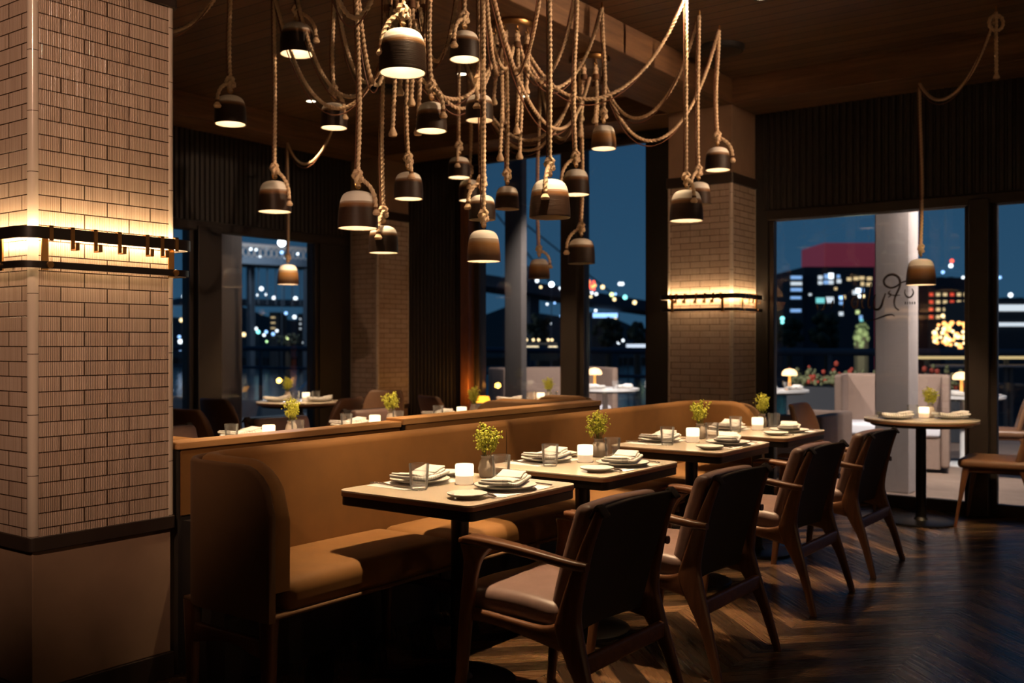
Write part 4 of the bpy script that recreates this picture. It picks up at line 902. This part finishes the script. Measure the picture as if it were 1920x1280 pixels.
# loose lights
def lights(lst, D, lb, grp, size=3.2):
    for px, py, c, s_ in lst:
        q = P(px, py, D); r_ = size * s_ * D / 1867; o = MB().ball((0, 0, 0), r_, 10, 7).obj('city_lamp', ML[c]); o.location = q; tag(o, lb, 'light', grp)
        if py > 585 and D > 100: MB().tube([(0, 0, -4.3 - q.z), (0, 0, -r_ * .9)], .05, 5).obj('lamp_post', MT['bridge'], o)
lights([(470, 467, 'w', .8), (480, 468, 'w', .7), (528, 473, 'b', .9), (558, 476, 'w', .7), (583, 476, 'w', 1), (596, 477, 'w', .8)], 148, 'small white light on the bridge truss in the left window', 'bridge truss lights')
o = MB().ball((0, 0, 0), .55, 12, 8).obj('flood_lamp', emis('flood_lamp_glow', (.8, .92, 1.), 14., False)); o.location = P(528, 455, 148); MB().tube([(0, 0, -.5), (0, 0, -20.2)], .06, 6).obj('lamp_post', MT['bridge'], o); tag(o, 'brightest white floodlight above the bridge in the left window', 'light')
o = MB().ball((0, 0, 0), .40, 12, 8).obj('flood_lamp', emis('flood_lamp_glow', (.8, .92, 1.), 10., False)); o.location = P(1034, 533, 160); MB().tube([(0, 0, -.36), (0, 0, -14.7)], .06, 6).obj('lamp_post', MT['bridge'], o); tag(o, 'brightest white lamp on the bridge in the tall windows', 'light')
lights([(471, 543, 'w', 1.2), (490, 541, 'w', 1.2), (483, 553, 'w', .7), (499, 552, 'w', .7), (588, 553, 'c', .9), (536, 587, 'b', .9), (552, 594, 'w', 1.1), (445, 587, 'w', .6), (480, 616, 'w', .9), (484, 622, 'c', 1.1), (499, 622, 'b', .9), (495, 628, 'w', .8), (512, 626, 'b', .9), (519, 620, 'w', .8), (445, 623, 'b', .7), (457, 627, 'y', 1.2), (475, 630, 'y', 1.), (446, 605, 'w', .6), (538, 634, 'k', 1.), (571, 633, 'w', 1.), (598, 633, 'w', .9), (570, 642, 'w', .9), (580, 642, 'b', 1.1), (589, 641, 'w', .9), (598, 642, 'w', 1.), (573, 655, 'w', .9), (598, 650, 'w', 1.), (500, 640, 'g', .6), (437, 632, 'o', .8)], 198, 'small round city light low in the left window', 'city lights in the left window')
lights([(340, 600, 'y', 1.1), (358, 622, 'w', 1.4), (338, 640, 'w', 1.3), (338, 654, 'b', 1.), (359, 655, 'b', 1.1), (336, 631, 'b', .8), (346, 557, 'w', 1.)], 198, 'small round city light in the narrow window by the near column', 'city lights in the narrow window')
lights([(1007, 526, 'w', 1.1), (1014, 538, 'y', .8), (1050, 540, 'w', .7), (1053, 545, 'w', .7), (1053, 592, 'b', 1.), (1026, 570, 'w', .7), (1040, 568, 'b', .6), (1130, 538, 'y', 1.2), (1162, 532, 'w', 1.), (1167, 532, 'w', 1.), (1147, 552, 'k', 1.2), (1154, 551, 'b', .7), (1152, 561, 'y', 1.), (1172, 557, 'c', 1.3), (1190, 567, 'y', 1.2), (1214, 561, 'b', .8), (1117, 582, 'w', .8), (1141, 600, 'y', .9), (1153, 599, 'y', 1.1), (1203, 636, 'k', 1.5), (1168, 638, 'w', .8), (1160, 642, 'w', .9), (1160, 617, 'k', .7), (1033, 606, 'w', .6), (1003, 626, 'b', .6), (1078, 621, 'c', .6)], 165, 'small round city light in the tall windows', 'city lights in the tall windows')
lights([(1096 + RND.uniform(0, 20), 527 + RND.uniform(0, 15), 'r' if k % 5 else 'o', .9) for k in range(16)], 165, 'red glowing light in the cluster above the bridge', 'red cluster lights')
lights([(1102, 546, 'w', 1.1), (1110, 549, 'w', .8), (1118, 551, 'w', .9), (1108, 556, 'y', .7)], 165, 'white light just under the red cluster', 'white lights under the red cluster')
lights([(1450, 598, 'c', 1.2), (1467, 597, 'c', 1.2), (1451, 603, 'c', 1.), (1467, 604, 'c', .9)], 140, 'teal light at the left of the lettered window', 'teal lights')
lights([(1785, 489, 'r', 1.1), (1783, 498, 'w', 1.2), (1806, 520, 'w', .8), (1768, 510, 'b', .9), (1800, 587, 'b', 1.1), (1798, 597, 'c', 1.), (1799, 612, 'w', 1.), (1768, 592, 'y', 1.1), (1714, 612, 'k', .7), (1895, 553, 'w', 1.3), (1875, 520, 'b', .8), (1863, 651, 'w', .9), (1893, 651, 'w', .9), (1867, 532, 'y', 1.)], 140, 'small round city light at the right side of the right windows', 'city lights at the right')
lights([(1752 + RND.uniform(0, 72), 603 + RND.uniform(0, 50) , 'o' if k % 3 else 'y', RND.uniform(.7, 1.5)) for k in range(64)], 60, 'amber fairy light in the glowing cluster by the right window post', 'amber fairy lights', 3.0)
# boat, lit bars on the quay
o = thing('moored_boat', 'small lit boat on the river in the tall window', 'boat', P(1015, 668, 70)); k_ = 70 / 1867
def lb_(x0, x1, y0, y1, mt, nm):
    a, c = P(x0, y1, 70), P(x1, y0, 70); m = MB(); n = FW * 1.5
    m.loft([[V((a.x, a.y, z)), V((c.x, c.y, z)), V((c.x, c.y, z)) + n, V((a.x, a.y, z)) + n] for z in (a.z, c.z)]); m.obj(nm, MT[mt], o, o.location, smooth=0)
lb_(984, 1046, 656, 676, 'city', 'hull'); lb_(985, 1010, 649, 655, 'boatlit', 'lit_cabin'); lb_(1030, 1045, 649, 655, 'boatlit', 'lit_cabin'); lb_(986, 1045, 642, 646, 'pillar', 'canopy'); lb_(985, 1009, 657, 660, 'boatlit', 'lit_rail')
for px in (987, 1000, 1010, 1028, 1035): MB().ball(P(px, 637, 69), .09, 8, 6).obj('cabin_lamp', ML['y'], o, o.location)
def strip(lb, x0, x1, y0, y1, D, mt):
    a, c = P(x0, y1, D), P(x1, y0, D); m = MB(); n = FW * .3
    m.loft([[V((a.x, a.y, z)), V((c.x, c.y, z)), V((c.x, c.y, z)) + n, V((a.x, a.y, z)) + n] for z in (a.z, c.z)]); o = tag(m.obj('light_bar', MT[mt], smooth=0), lb, 'light')
    for k in range(4): q = a.lerp(V((c.x, c.y, a.z)), .08 + .28 * k) + n * .5; MB().tube([(q.x, q.y, -4.3 if D > 24 else -.95), (q.x, q.y, a.z)], .05, 6).obj('bar_post', MT['city'], o)
strip('long warm light bar on the quay left of the right post', 1722, 1990, 668, 673, 20, 'yellowlit'); strip('long pale bar on the quay under the warm one', 1750, 1990, 684, 688, 20, 'pillar')
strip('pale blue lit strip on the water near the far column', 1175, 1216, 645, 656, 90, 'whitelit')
o = thing('stair_handrail', 'pale slanting handrail outside the left window', 'handrail', P(575, 720, 13)); MB().tube([P(545, 752, 13), P(600, 698, 13.3)], .045, 8).obj('rail', MT['white'], o, o.location); MB().tube([P(590, 708, 13.2), P(590, 790, 13.2)], .03, 8).obj('post', MT['pillar'], o, o.location)
PR2.put((6.9, 10.6, -.02), 0, 'white round terrace table outside the left window', 'white terrace tables'); fl_(8.03, (6.9, 10.6, .8), 'over the left window', 30, 7.3, 3.38)

# ================================================================== LIGHT
w = bpy.data.worlds.new('dusk'); SC.world = w; w.use_nodes = True; t = w.node_tree; bg = t.nodes['Background']
co = nd(t, 'ShaderNodeTexCoord').outputs['Generated']; s = nd(t, 'ShaderNodeSeparateXYZ', {0: co}); rr = nd(t, 'ShaderNodeValToRGB', {0: s.outputs[2]})
e = rr.color_ramp.elements; e[0].position = 0.; e[0].color = (.025, .082, .155, 1); e[1].position = .35; e[1].color = (.013, .052, .118, 1)
t.links.new(rr.outputs[0], bg.inputs[0]); bg.inputs[1].default_value = 1.
for (x, y) in FT: spot(x + .03, y - .02, (x + .03, y - .03, .75), 640, 37, .8)
for x in (2.8, 3.7, 4.6): spot(x, 4.02, (x, 4.2, .75), 480, 44, .6)  # nearest spot added to brighten the ledge
for px, py, nm, tg in ((583, 190, 'left ceiling bay', (6.29, 7.07, .75)), (866, 139, 'ceiling behind the biggest pendant cluster', (5.6, 4.6, .75)), (983, 180, 'ceiling behind the middle rope hub', (7.52, 5.3, .75))):
    D = (ZC - .006 - H) * 1867 / (640 - py); p = P(px, py, D); l = spot(p.x, p.y, tg, 380, 44, .5); l.parent['label'] = 'small lit recessed downlight in the ' + nm; del l.parent['group']
spot(5.9, .9, (7.5, 1.87, .75), 480, 30, .5)
for (x, y), tg in (((3.2, 2.5), (3.16, 2.9, 2.4)), ((4.35, 2.5), (4.3, 2.95, 2.2)), ((5.5, 2.7), (5.5, 3.05, 2.2))): spot(x, y, tg, 180, 36, .6)  # fill spots added to brighten the pendant crowns
# fill spots added out of view to wash columns, ropes and one pendant
spot(-1.0, .6, (1.92, 3.40, 1.85), 540, 37, .8, (1, .62, .42))
spot(5.4, -.6, (4.3, 3.4, 2.95), 820, 35, 1., (1, .67, .42))
spot(6.3, -.4, (5.75, 3.2, 2.95), 620, 35, 1., (1, .67, .42))
spot(4.9, .2, (6.9, 3.3, 2.6), 190, 40, 1., (1, .64, .40))
spot(6.2, .3, (7.72, 2.05, 1.95), 220, 14, 1., (1, .66, .40))
for k, x in enumerate((.2, 3.2, 6.2)):  # warm fill added on the unseen wall, no lamps known there
    o = thing('fill_lamp', 'added warm fill lamp on the wall behind the viewer', 'wall lamp', (x, -3.97, 2.0), 0, 'added fill lamps behind the viewer')
    MB().rbox((0, -.01, 0), (.05, .018, .07), .012).obj('back_plate', MT['brass'], o); MB().lathe([(.045, -.09), (.055, .09)], 24, (0, .08, 0), open_=True).obj('lamp_shade', MT['mush'], o); light('fill_light', 'POINT', (0, .16, 0), 20, (1, .62, .34), o, shadow_soft_size=.05)
# ------------------------------------------------------------------ camera
cd = bpy.data.cameras.new('camera'); cam = bpy.data.objects.new('camera', cd); C.objects.link(cam); cam.location = (0, 0, H); cam.rotation_euler = (PI / 2, 0, math.atan2(-FW.x, FW.y))
cd.lens = 35.0; cd.sensor_width = 36; cd.clip_start = .05; cd.clip_end = 1500; cd.dof.use_dof = True; cd.dof.focus_distance = 3.75; cd.dof.aperture_fstop = 2.8
SC.camera = cam
vs = SC.view_settings; SC.display_settings.display_device = 'sRGB'; vs.view_transform = 'Standard'; vs.look = 'None'; vs.exposure = 0; vs.gamma = 1; vs.use_curve_mapping = False
try: SC.cycles.use_denoising = True
except Exception: pass
